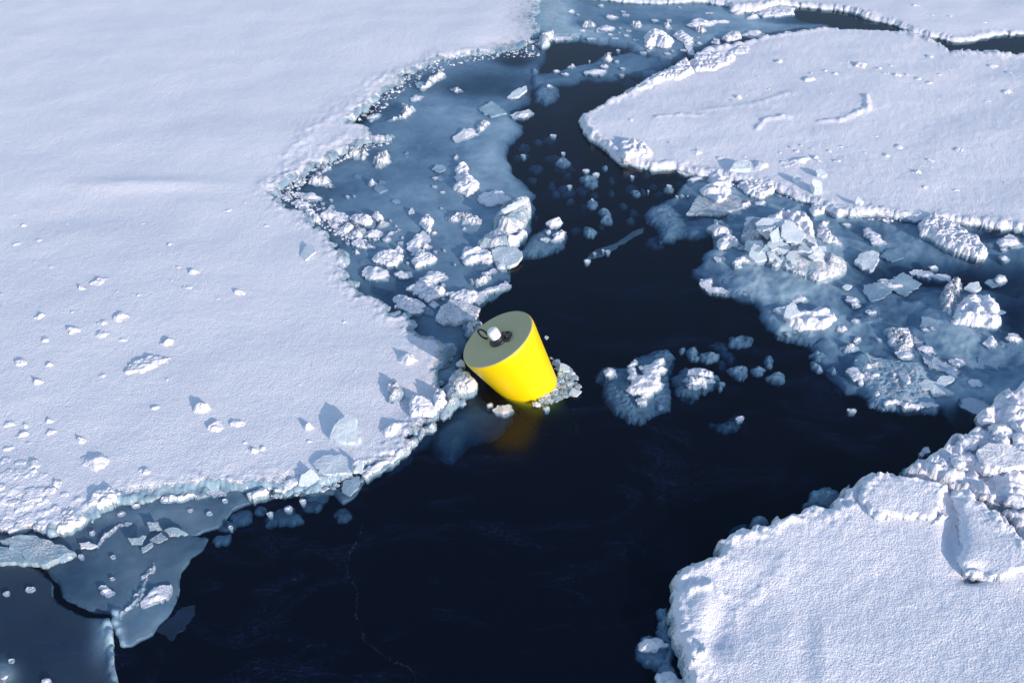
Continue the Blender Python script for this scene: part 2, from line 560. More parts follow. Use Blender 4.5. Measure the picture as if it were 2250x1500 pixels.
# ---- the five large floes
A = Floe([(-760, -420), (1290, -420), (1235, -120), (1190, -10), (1178, 30), (1180, 62), (1188, 84), (1150, 97), (1093, 110), (1045, 114), (1007, 118), (960, 129),
          (920, 145), (880, 175), (853, 190), (840, 204), (820, 224), (800, 238), (777, 253), (768, 268), (817, 272), (824, 289),
          (853, 296), (854, 308), (837, 313), (827, 304), (793, 314), (767, 328), (729, 338), (727, 351), (707, 361), (683, 361), (673, 378),
          (640, 388), (613, 404), (610, 418), (592, 425), (603, 435), (643, 452), (670, 471), (697, 489), (722, 506), (744, 531),
          (756, 559), (764, 590), (760, 609), (778, 628), (809, 646), (831, 662), (856, 673), (884, 684), (915, 694), (920, 716), (930, 733),
          (964, 743), (990, 752), (988, 782), (956, 830), (968, 850), (985, 838), (1005, 850), (1020, 866), (978, 900), (958, 920), (930, 938),
          (903, 963), (870, 993), (830, 1016), (800, 1030), (740, 1052), (690, 1064), (640, 1062), (587, 1068), (489, 1072), (400, 1078), (311, 1089),
          (262, 1093), (196, 1113), (190, 1135), (150, 1160), (102, 1164), (50, 1160), (0, 1172), (-300, 1190), (-760, 1230)],
         0.046, edge=0.08, rim=0.006, fade=0.09, grit=0.0012, und=1.1, shelf=0.0, seed=1, warp=0.075,
         spots=[(930, 800, 45, 75, -0.012, -0.0), (992, 800, 34, 66, -0.055, -0.95), (950, 715, 50, 22, -0.02, -0.5), (905, 890, 55, 28, -0.015, -0.35),
                (500, 1078, 160, 16, -0.04, -0.95), (330, 1082, 60, 14, -0.02, -0.5), (640, 1052, 50, 16, -0.02, -0.5),
                (930, 150, 110, 34, -0.024, -0.2), (850, 200, 40, 30, -0.02, -0.25), (720, 345, 90, 26, -0.02, -0.15), (620, 410, 30, 20, -0.015, -0.1), (1110, 100, 60, 14, -0.03, -0.45), (860, 205, 30, 22, -0.02, -0.3), (1150, 35, 55, 75, -0.025, -0.42),
                (50, 1060, 120, 60, 0.03, 0), (320, 405, 140, 14, 0.03, 0), (180, 470, 200, 40, -0.02, 0), (560, 300, 160, 40, 0.02, 0)],
         berm=[([(960, 120), (890, 145), (820, 185), (760, 235), (690, 280), (640, 340)], 0.13, 0.018, 0), ([(590, 405), (650, 362), (750, 305)], 0.10, 0.018, 0),
               ([(1010, 866), (960, 915), (905, 960), (860, 996)], 0.035, 0.03, 0.6)])
B = Floe([(1275, 254), (1277, 282), (1321, 316), (1354, 347), (1387, 354), (1433, 364), (1480, 366), (1536, 374), (1580, 380), (1611, 388),
          (1704, 407), (1760, 430), (1802, 444), (1844, 468), (1923, 463), (1984, 472), (2031, 477), (2087, 479), (2157, 486), (2250, 503),
          (2500, 570), (2960, 700), (2960, 180), (2600, 140), (2250, 112), (2227, 116), (2194, 107), (2157, 107), (2091, 107), (2063, 91), (2003, 67),
          (1937, 60), (1891, 63), (1816, 58), (1783, 65), (1713, 77), (1667, 81), (1620, 91), (1555, 100), (1517, 128), (1461, 147), (1410, 179), (1373, 203),
          (1335, 221), (1312, 235)],
         0.062, edge=0.05, rim=0.008, grit=0.0025, shelf=0.0, und=1.6, seed=11, warp=0.03,
         spots=[(1840, 265, 80, 18, -0.02, 0), (1650, 260, 90, 22, 0.015, 0), (1500, 365, 60, 7, -0.015, -0.2), (2080, 170, 160, 25, 0.02, 0)],
         berm=[([(1290, 245), (1340, 220), (1420, 178), (1500, 140), (1560, 108), (1660, 85), (1800, 64)], 0.075, 0.03, 0),
               ([(1980, 66), (2050, 90), (2100, 108), (2200, 118)], 0.10, 0.035, 0), ([(1290, 285), (1340, 325), (1390, 345)], 0.06, 0.03, 0),
               ([(1660, 285), (1690, 262), (1730, 258)], 0.03, 0.025, 0), ([(1800, 270), (1850, 262), (1900, 245), (1905, 215)], 0.035, 0.03, 0),
               ([(1440, 262), (1500, 252), (1540, 255)], 0.03, 0.02, 0), ([(1540, 245), (1640, 232), (1740, 205)], 0.05, 0.015, 0)])
C = Floe([(1560, 1960), (1519, 1500), (1504, 1457), (1489, 1422), (1481, 1383), (1478, 1327), (1481, 1275), (1486, 1252), (1508, 1231), (1536, 1223), (1571, 1210),
          (1577, 1188), (1610, 1168), (1630, 1161), (1662, 1158), (1692, 1145), (1707, 1129), (1731, 1123), (1757, 1124), (1779, 1113), (1814, 1112),
          (1835, 1101), (1850, 1084), (1855, 1064), (1872, 1050), (1887, 1051), (1906, 1036), (1957, 1036), (1978, 1043), (2017, 1051), (2061, 1064),
          (2095, 1075), (2130, 1077), (2152, 1099), (2186, 1119), (2212, 1140), (2250, 1184), (2420, 1290), (2960, 1500), (2960, 1960)],
         0.13, edge=0.075, rim=0.010, grit=0.0025, shelf=0.0, und=1.6, seed=21, warp=0.04,
         spots=[(1600, 1240, 60, 35, 0.03, 0), (1545, 1330, 30, 60, 0.035, 0), (1630, 1330, 60, 60, -0.015, 0), (2095, 1175, 24, 65, -0.045, 0), (2140, 1262, 32, 14, -0.05, -0.75),
                (1520, 1440, 35, 35, 0.04, 0), (1570, 1400, 28, 34, -0.03, 0), (1775, 1440, 30, 70, -0.014, 0), (1800, 1420, 26, 70, 0.010, 0)],
         berm=[([(1500, 1260), (1600, 1190), (1720, 1145), (1850, 1080)], 0.05, 0.02, 0), ([(1600, 1380), (1680, 1290), (1730, 1230)], 0.06, 0.010, 0),
               ([(1520, 1300), (1560, 1290), (1600, 1320)], 0.03, 0.025, 0)])
D = Floe([(1190, -420), (1200, -150), (1215, -40), (1240, -14), (1300, -6), (1433, 4), (1540, 0), (1601, 10), (1611, 24), (1648, 23), (1713, 9), (1783, 12), (1853, 21), (1909, 37), (1965, 49),
          (2003, 70), (2063, 79), (2101, 88), (2133, 85), (2180, 74), (2250, 69), (2500, 60), (2960, 50), (2960, -420)],
         0.042, edge=0.05, rim=0.006, shelf=0.0, und=1.4, seed=31,
         berm=[([(1600, 14), (1720, 6), (1900, 30)], 0.12, 0.04, 0)])
Ef = Floe([(1990, 1036), (2004, 1012), (2035, 998), (2082, 978), (2108, 952), (2126, 958), (2143, 930), (2160, 905), (2172, 889), (2200, 868), (2250, 853), (2400, 830), (2960, 900),
           (2960, 1420), (2420, 1270), (2250, 1165), (2200, 1128), (2150, 1090), (2075, 1056), (2020, 1045)],
          0.075, edge=0.05, rough=0.075, shelf=0.0, und=1.0, seed=41, warp=0.05,
          spots=[(2225, 930, 40, 50, 0.08, 0), (2240, 860, 30, 20, 0.04, 0), (2190, 1110, 60, 12, -0.1, -0.7), (2190, 985, 30, 14, -0.03, -0.1)])
for f, nm, lb in ((A, 'ice_floe', "vast smooth snow-covered ice floe filling the left side behind the yellow buoy"),
                  (B, 'ice_floe', "pointed arrowhead snow-covered ice floe in the upper right"),
                  (C, 'ice_floe', "thick rounded snow-covered ice floe in the bottom right corner"),
                  (D, 'ice_floe', "far snow-covered floe along the top edge beyond the narrow dark crack"),
                  (Ef, 'ice_rubble_field', "rough heap of broken snowy rubble ice at the right edge above the bottom right floe")):
    tag(f.build(nm), lb, "ice floe" if nm == 'ice_floe' else "rubble ice")

# ---- thin grey ice sheets lying awash
G = Floe([(585, 415), (660, 360), (780, 300), (800, 262), (830, 205), (900, 140), (1000, 100), (1165, 60), (1192, 92), (1197, 133), (1180, 150), (1170, 170),
          (1168, 205), (1150, 222), (1123, 240), (1140, 258), (1150, 283), (1122, 310), (1108, 335), (1127, 367), (1155, 400), (1180, 420), (1170, 455), (1160, 490),
          (1150, 525), (1128, 560), (1117, 590), (1120, 622), (1080, 645), (1046, 660), (1052, 685), (1060, 705), (1025, 745), (1012, 790), (1030, 835), (985, 850),
          (940, 850), (900, 700), (790, 660), (735, 600), (725, 540), (680, 490), (590, 440)],
         -0.017, edge=0.20, drop=0.05, shelf=0.22, shelf_z=-0.022, und=0.7, snow=-0.12, warp=0.05, seed=51,
         spots=[(830, 420, 120, 60, 0.004, 0.0), (1090, 330, 55, 80, 0.006, 0.03), (1050, 420, 70, 60, 0.004, 0.03), (1050, 185, 120, 32, -0.03, -0.35), (1130, 125, 45, 16, -0.07, -0.6), (700, 420, 50, 40, -0.01, -0.2), (870, 660, 70, 40, -0.01, -0.2), (960, 740, 60, 40, -0.01, -0.2), (850, 235, 30, 20, -0.03, 0), (650, 400, 30, 16, -0.03, 0),
                (980, 250, 60, 20, 0.01, 0), (900, 620, 120, 40, -0.01, 0), (1000, 540, 120, 90, 0.004, 0), (830, 640, 60, 30, -0.02, 0), (960, 760, 40, 60, 0.015, 0)],
         berm=[([(1118, 570), (1119, 622), (1080, 643), (1048, 660)], 0.02, 0.06, 1.0)])
G2 = Floe([(1150, 60), (1170, -60), (1250, -60), (1500, -20), (1660, 0), (1720, 22), (1830, 50), (1790, 62), (1700, 72), (1560, 92), (1500, 122), (1455, 142), (1440, 130), (1420, 116),
           (1385, 108), (1380, 98), (1330, 90), (1235, 86), (1190, 92)],
          -0.015, edge=0.14, drop=0.04, shelf=0.20, shelf_z=-0.02, und=0.7, snow=-0.1, warp=0.05, seed=61,
          spots=[(1210, 30, 40, 50, 0.035, 0.42), (1280, 75, 60, 12, 0.02, 0.25), (1430, 45, 90, 8, -0.02, 0), (1650, 55, 80, 10, 0.01, 0.1), (1760, 40, 70, 12, -0.05, 0), (1290, 90, 60, 5, 0.02, 0.4)])
G3 = Floe([(1160, 168), (1210, 150), (1290, 133), (1340, 117), (1385, 110), (1440, 122), (1464, 140), (1450, 155), (1400, 160), (1330, 170), (1240, 178), (1185, 188)],
          -0.028, edge=0.12, drop=0.04, shelf=0.2, shelf_z=-0.04, und=0.8, snow=-0.05, warp=0.08, seed=71)
Hs = Floe([(1505, 352), (1517, 386), (1480, 430), (1423, 456), (1423, 475), (1449, 493), (1453, 522), (1506, 514), (1559, 514), (1581, 546), (1553, 553), (1523, 577), (1540, 611),
           (1551, 632), (1589, 646), (1646, 661), (1676, 676), (1691, 701), (1691, 732), (1740, 740), (1800, 745), (1778, 769), (1789, 800), (1827, 822), (1862, 850),
           (1902, 858), (1929, 884), (1989, 892), (2065, 890), (2110, 900), (2155, 915), (2130, 960), (2200, 990), (2960, 1000), (2960, 560), (2250, 470), (1800, 420), (1600, 370)],
          -0.02, edge=0.10, drop=0.035, shelf=0.12, shelf_z=-0.03, und=1.2, snow=-0.12, warp=0.07, seed=81, rough=0.017,
          spots=[(1720, 570, 150, 60, 0.012, 0.22), (1770, 720, 80, 34, 0.012, 0.3), (2120, 690, 80, 44, 0.012, 0.25), (1990, 815, 120, 50, 0.01, 0.2), (1570, 425, 60, 30, 0.012, 0.25), (2100, 560, 80, 14, 0.01, 0.2),
                 (1480, 470, 60, 40, -0.035, 0), (1700, 420, 60, 20, -0.02, 0), (1880, 500, 70, 22, -0.03, 0), (2100, 600, 180, 26, -0.12, -0.3), (2230, 690, 60, 70, -0.10, -0.3), (2180, 510, 60, 14, -0.05, 0),
                 (1700, 640, 130, 25, 0.012, 0), (1960, 690, 90, 40, -0.015, 0), (2000, 700, 40, 20, -0.02, 0), (2130, 770, 100, 60, 0.01, 0), (2200, 810, 80, 40, -0.02, 0),
                 (2040, 620, 70, 8, 0.02, 0.3), (1930, 775, 60, 30, -0.03, 0), (2040, 800, 30, 20, -0.02, 0), (2130, 905, 40, 18, -0.16, -0.3), (1860, 800, 30, 30, -0.03, 0), (1560, 620, 40, 30, -0.03, 0),
                 (2000, 515, 40, 16, -0.01, 0), (1620, 690, 60, 12, -0.03, 0), (1510, 560, 30, 30, -0.04, 0), (2140, 860, 40, 20, 0.02, 0.25)])
K = Floe([(0, 1150), (100, 1140), (190, 1115), (260, 1085), (400, 1065), (590, 1050), (700, 1050), (800, 1015), (850, 1012), (842, 1030), (800, 1050), (775, 1082), (756, 1096), (735, 1080), (660, 1082), (596, 1089), (540, 1100),
          (507, 1115), (480, 1147), (444, 1160), (418, 1173), (455, 1170), (440, 1195), (418, 1213), (394, 1252), (391, 1292), (373, 1341), (333, 1386), (284, 1412),
          (262, 1420), (256, 1392), (251, 1340), (196, 1334), (166, 1322), (137, 1300), (130, 1262), (100, 1240), (74, 1228), (40, 1205), (-40, 1190)],
         -0.02, edge=0.05, drop=0.012, shelf=0.10, shelf_z=-0.026, und=0.7, snow=-0.46, warp=0.02, seed=91,
         spots=[(330, 1130, 120, 25, 0.02, 0.1), (150, 1270, 60, 50, -0.02, 0), (600, 1070, 90, 14, 0.01, 0), (330, 1340, 60, 50, 0.004, 0.2), (440, 1190, 40, 20, -0.02, 0), (560, 1080, 120, 20, 0, 0.2)],
         berm=[([(256, 1345), (258, 1390), (262, 1430)], 0.03, 0.04, 0.5)])
Kw = Floe([(-500, 1215), (0, 1233), (40, 1238), (62, 1246), (88, 1261), (110, 1276), (115, 1310), (148, 1338), (192, 1353), (241, 1357), (246, 1394), (250, 1440), (262, 1500), (290, 1700), (-500, 1900)],
          -0.02, edge=0.03, shelf=0.01, shelf_z=-0.026, und=0.5, snow=-0.80, warp=0.014, seed=101,
          spots=[(60, 1400, 110, 90, -0.012, 0), (225, 1400, 25, 60, 0.01, 0.4), (10, 1480, 30, 30, 0.04, 0.4)],
          berm=[([(240, 1370), (245, 1420), (256, 1480), (266, 1560)], 0.035, 0.05, 0.55)])
S1 = Floe([(1000, 850), (1050, 842), (1095, 876), (1125, 900), (1100, 930), (1040, 955), (990, 985), (940, 960), (880, 1010), (840, 1020), (900, 960), (960, 905)],
          -0.065, edge=0.30, drop=0.10, shelf=0.2, shelf_z=-0.10, und=1.6, snow=-0.3, warp=0.05, seed=111)
for f, nm, lb in ((G, 'thin_ice_sheet', "blue-grey waterlogged ice sheet between the left snow floe and the dark channel"),
                  (G2, 'thin_ice_sheet', "pale blue wet ice sheet at the top centre strewn with snow bits"),
                  (G3, 'thin_ice_sheet', "narrow murky slush band crossing the channel at the top centre"),
                  (Hs, 'thin_ice_sheet', "wide mottled grey slush sheet on the right carrying the snowy rubble mounds"),
                  (K, 'thin_ice_sheet', "dark grey wet ice tongue under the left floe's lower edge, right of the black crack"),
                  (Kw, 'thin_ice_sheet', "smooth dark slate ice plate in the bottom left corner beside the black crack"),
                  (S1, 'thin_ice_sheet', "murky submerged ice ledge just left of the yellow buoy's waterline")):
    tag(f.build(nm, step=3.4), lb, "ice sheet")

FL = {'A': A, 'B': B, 'C': C, 'D': D, 'E': Ef}

# ------------------------------------------------------------------ pieces of ice and snow, each a thing of its own
_pseed = [200]
def piece(name, label, zt, pts, style='lump', h=0.08, on=None, zb=None, group=None, cat=None, rnd=None):
    _pseed[0] += 7
    sd = _pseed[0]
    R = random.Random(sd)
    s, ox, oy = ZT[zt]
    if zb is None:
        zb = {'wet': -0.024, 'deep': -0.105, 'frost': -0.004}.get(style, -0.005)
    if len(pts) == 4 and isinstance(pts[0], (int, float)):
        cxp, cyp, wp, hp = pts[0] / s + ox, pts[1] / s + oy, pts[2] / s, pts[3] / s
        x0, y0 = W(cxp, cyp + hp * 0.25, zb)
        if on:
            zb = FL[on].z_at(x0, y0) - 0.006
            x0, y0 = W(cxp, cyp + hp * 0.25, zb)
        m = pxm(x0, y0)
        rx = wp / 2 / m
        dep = CAM_H / math.sqrt(x0 * x0 + y0 * y0 + CAM_H ** 2)
        ry = hp / 2 / m / dep if style in ('wet', 'deep', 'frost') else min(rx * 0.8, hp / 2 / m / dep)
        if h is None:
            h = 0.55 * min(wp, hp * 1.3) / m
        a0 = R.random() * 6.28
        poly = []
        n = R.choice((7, 8, 9, 10))
        for i in range(n):
            t = a0 + i * 2 * math.pi / n + R.uniform(-.2, .2)
            q = R.uniform(0.78, 1.15)
            poly.append((float(x0) + rx * q * math.cos(t), float(y0) + ry * q * math.sin(t)))
    else:
        pp = zc(zt, pts)
        if on:
            cx_, cy_ = sum(p[0] for p in pp) / len(pp), sum(p[1] for p in pp) / len(pp)
            x0, y0 = W(cx_, cy_, 0.1)
            zb = FL[on].z_at(x0, y0) - 0.006
        zz = zb + (0.35 * (h or 0.05) if style in ('lump', 'facet', 'block') else 0)
        xx, yy = W([p[0] for p in pp], [p[1] for p in pp], zz)
        poly = list(zip(xx.tolist(), yy.tolist()))
    xs = [p[0] for p in poly]; ys = [p[1] for p in poly]
    cx, cy = sum(xs) / len(xs), sum(ys) / len(ys)
    ext = max(max(xs) - min(xs), max(ys) - min(ys))
    m = pxm(cx, cy)
    step = max(1.9 / m, ext / 190)
    pad = {'wet': 0.04, 'deep': 0.04, 'frost': 0.03}.get(style, 0.05)
    if on: pad = 0.03
    X, Y = np.meshgrid(np.arange(min(xs) - pad, max(xs) + pad + step, step), np.arange(min(ys) - pad, max(ys) + pad + step, step))
    wa = min(0.03, ext * 0.09)
    Xw = X + wa * fbm(X, Y, max(ext * 0.35, 0.05), 2, sd) + wa * .5 * fbm(X, Y, 0.035, 2, sd + 1)
    Yw = Y + wa * fbm(X, Y, max(ext * 0.35, 0.05), 2, sd + 2) + wa * .5 * fbm(X, Y, 0.035, 2, sd + 3)
    e = poly_sd(Xw, Yw, poly)
    ir = max(float(e.max()), 0.004)
    sn = np.ones(X.shape)
    if style == 'lump':
        h = (h if h else 0.6 * ir) * (0.8 if on else 0.56)
        k = np.clip(e / min(ir * 0.95, 0.16), 0, 1)
        dome = np.sqrt(np.clip(1 - (1 - k) ** 2, 0, 1))
        cs = min(max(ir * 0.8, 0.03), 0.10)
        bl = billow(X, Y, cs * 1.25, 2, sd + 4) + 0.12 * fbm(X, Y, 0.03, 2, sd + 14)
        z = zb + h * dome * np.clip(0.62 + 0.36 * bl + 0.25 * fbm(X, Y, cs * 2.5, 2, sd + 9), 0.12, 1.5)
        for _ in range(0 if ir > 0.10 else 4 if ir > 0.025 else 2):     # broken flat faces
            ta = R.uniform(0, 6.283)
            sl_ = R.uniform(.25, 1.0) * h / max(ir, .02)
            z = np.minimum(z, zb + h * R.uniform(.65, 1.05) + sl_ * ((X - cx) * math.cos(ta) + (Y - cy) * math.sin(ta)) + 0.10 * h * fbm(X, Y, 0.04, 2, sd + 31))
        z = np.maximum(z, zb + 0.1 * h)
        sn = sn * (0.72 + 0.5 * sstep(0, 0.35 * h, z - zb))
    elif style == 'block':        # snow-topped block with steep broken sides and a nearly flat, crusted top
        h = h * 0.72
        k = np.clip(e / min(ir * 0.55, 0.05), 0, 1)
        dome = np.sqrt(np.clip(1 - (1 - k) ** 2, 0, 1))
        z = zb + h * dome * (0.75 + 0.25 * fbm(X, Y, 0.10, 3, sd + 4) + 0.22 * billow(X, Y, 0.05, 3, sd + 8))
        sn = sn * (0.7 + 0.4 * sstep(0, 0.5 * h, z - zb))
    elif style == 'plate':        # flat snow-covered plate with a thin broken edge
        k = np.clip(e / 0.03, 0, 1)
        zloc = FL[on].eval(X, Y)[0]
        zloc = np.where(zloc < zb - .03, zb - .01, zloc)
        z = zloc + h * (0.5 + 0.5 * np.sqrt(np.clip(1 - (1 - k) ** 2, 0, 1))) * (0.9 + 0.10 * fbm(X, Y, 0.3, 3, sd + 4))
    elif style == 'facet':        # broken plates frozen together
        k = np.clip(e / min(ir * 0.9, 0.22), 0, 1)
        dome = np.sqrt(np.clip(1 - (1 - k) ** 2, 0, 1))
        h = h * 0.72
        ns = max(6, int(ext * ext * 26))
        ns = min(ns, 90)
        b1 = np.full(X.shape, 1e9); zf = np.zeros(X.shape); sh = np.zeros(X.shape)
        for i in range(ns):
            px_, py_ = R.uniform(min(xs), max(xs)), R.uniform(min(ys), max(ys))
            tx, ty = R.uniform(-.32, .32), R.uniform(-.32, .32)
            off = R.uniform(-.22, .22) * h
            d = (Xw - px_) ** 2 + (Yw - py_) ** 2 * R.uniform(.7, 1.6)
            mk = d < b1
            b1 = np.where(mk, d, b1)
            zf = np.where(mk, off + tx * (X - px_) + ty * (Y - py_), zf)
            sh = np.where(mk, R.uniform(-.35, .3), sh)
        z = zb + h * dome * 0.85 + zf * dome + 0.03 * h * fbm(X, Y, 0.05, 2, sd + 5) * dome
        sn = (0.5 if h > .14 else .62) + sh + 0.25 * fbm(X, Y, 0.12, 2, sd + 11)
        z = np.where(e > 0, np.maximum(z, zb), z)
    elif style == 'frost':
        k = np.clip(e / 0.05, 0, 1)
        z = zb - 0.015 + 0.035 * k + (h or 0.02) * billow(X, Y, 0.035, 3, sd + 4) * k
        sn = 0.35 + 0.45 * k + 0.5 * fbm(X, Y, 0.08, 3, sd + 5)
    else:                          # 'wet' awash or 'deep' submerged, rounded edges sinking away
        rr = max(min(ir * 0.75, 0.16), 0.01)
        edz = min(0.045, 0.3 * ir)
        k = np.clip(e / rr, 0, 1)
        z = zb - edz + edz * np.sqrt(np.clip(1 - (1 - k) ** 2, 0, 1)) + (h or 0.02) * (0.4 * fbm(X, Y, 0.12, 3, sd + 4) + 0.25 * billow(X, Y, 0.05, 3, sd + 6)) * k
        sn = (0.12 if style == 'wet' else 0.0) + 0.4 * fbm(X, Y, 0.10, 3, sd + 5) + 5.0 * np.clip(z, -0.05, 0.05)
    sn = np.clip(sn, -0.5, 1.2)
    if style in ('lump', 'facet', 'block', 'plate'):
        fr = {'lump': 0.10, 'facet': 0.25, 'block': 0.35, 'plate': 0.5}[style]
        ze = np.full(X.shape, zb + h * fr) * (1 + 0.25 * fbm(X, Y, 0.06, 2, sd + 21))
        if style == 'plate':
            ze = zloc + 0.5 * h
        z = np.maximum(z, ze)
        if on:
            prof = lambda z0: [(0.003, 0.5 * z0 + 0.5 * zb), (0.002, zb - 0.004 + 0 * z0), (0.0, zb - 0.03 + 0 * z0)]
        else:
            prof = lambda z0: [(0.003, 0.5 * z0 + 0.002), (0.005, 0.002 - 0.006 + 0 * z0), (0.0, -0.03 + 0 * z0), (-0.25 * ir, -0.055 + 0 * z0)]
    elif style == 'frost':
        ze = np.full(X.shape, zb - 0.014)
        prof = lambda z0: [(0.004, z0 - 0.01), (-0.2 * ir, z0 - 0.02)]
    else:
        ze = np.full(X.shape, zb - edz)
        prof = lambda z0: [(0.006, z0 - 0.012), (0.004, z0 - 0.03), (-0.25 * ir, z0 - 0.05)]
    me = grid_mesh(name, X, Y, z, sn, e, ze, (cx, cy, 0), prof, wsn=0.6 if style in ('lump', 'block', 'plate') else 0.3, jit=min(0.006, 0.12 * ir), close=True, seed=sd)
    if me is None:
        return None
    o = link_mesh(name, me, ICE)
    o.location = (cx, cy, 0)
    tag(o, label, cat or name.replace('_', ' '), group)
    return o

def slab(name, label, zt, pts, t=0.03, lift=0.02, tilt=(0, 0), on=None, group=None, cat=None, mat=None, snowv=0.1):
    """a real plate of ice: jagged outline, thickness, slightly uneven faces, tilted about its middle"""
    _pseed[0] += 7
    R = random.Random(_pseed[0])
    pp = zc(zt, pts)
    zb = 0.0
    if on:
        cx_, cy_ = sum(p[0] for p in pp) / len(pp), sum(p[1] for p in pp) / len(pp)
        x0, y0 = W(cx_, cy_, 0.1)
        zb = FL[on].z_at(x0, y0)
    zt_ = zb + lift
    zz = np.full(len(pp), zt_)
    for _ in range(12):               # the outline lies on the tilted plane
        xx, yy = W([p[0] for p in pp], [p[1] for p in pp], zz)
        cx, cy = float(np.mean(xx)), float(np.mean(yy))
        zz = 0.5 * zz + 0.5 * (zt_ + tilt[0] * (xx - cx) + tilt[1] * (yy - cy))
    poly = list(zip(xx.tolist(), yy.tolist()))
    out = []
    for i in range(len(poly)):
        a, b = poly[i], poly[(i + 1) % len(poly)]
        L = math.hypot(b[0] - a[0], b[1] - a[1])
        n = max(2, int(L / 0.022))
        for j in range(n):
            q = j / n
            am = L * 0.05 * math.sin(q * math.pi) + 0.003
            out.append((a[0] + (b[0] - a[0]) * q + R.uniform(-am, am) - cx, a[1] + (b[1] - a[1]) * q + R.uniform(-am, am) - cy))
    # keep the unprojected outline when tilted: points move along z only
    n = len(out)
    rings = [(0.96, -t), (1.0, -0.65 * t), (1.005, -0.25 * t), (0.985, 0.0), (0.9, 0.0), (0.7, 0.0), (0.45, 0.0), (0.2, 0.0)]
    V, F = [], []
    for (r, dz) in rings:
        for (x, y) in out:
            X_, Y_ = x * r, y * r
            nz = 0.10 * t * math.sin(X_ * 31 + 3) * math.cos(Y_ * 27) + R.uniform(-.05, .05) * t
            V.append((X_, Y_, dz + nz + tilt[0] * X_ + tilt[1] * Y_))
    for k in range(len(rings) - 1):
        for i in range(n):
            j = (i + 1) % n
            F.append((k * n + i, k * n + j, (k + 1) * n + j, (k + 1) * n + i))
    F.append(tuple(range((len(rings) - 1) * n, len(rings) * n)))
    F.append(tuple(range(n - 1, -1, -1)))
    me = bpy.data.meshes.new(name)
    me.from_pydata(V, [], F)
    me.update()
    at = me.attributes.new("snow", 'FLOAT', 'POINT')
    at.data.foreach_set("value", np.full(len(V), snowv, np.float32))
    import bmesh
    bm = bmesh.new(); bm.from_mesh(me); bmesh.ops.recalc_face_normals(bm, faces=bm.faces); bm.to_mesh(me); bm.free()
    o = link_mesh(name, me, mat or CLEAR, smooth=False)
    o.location = (cx, cy, zt_)
    tag(o, label, cat or name.replace('_', ' '), group)
    return o
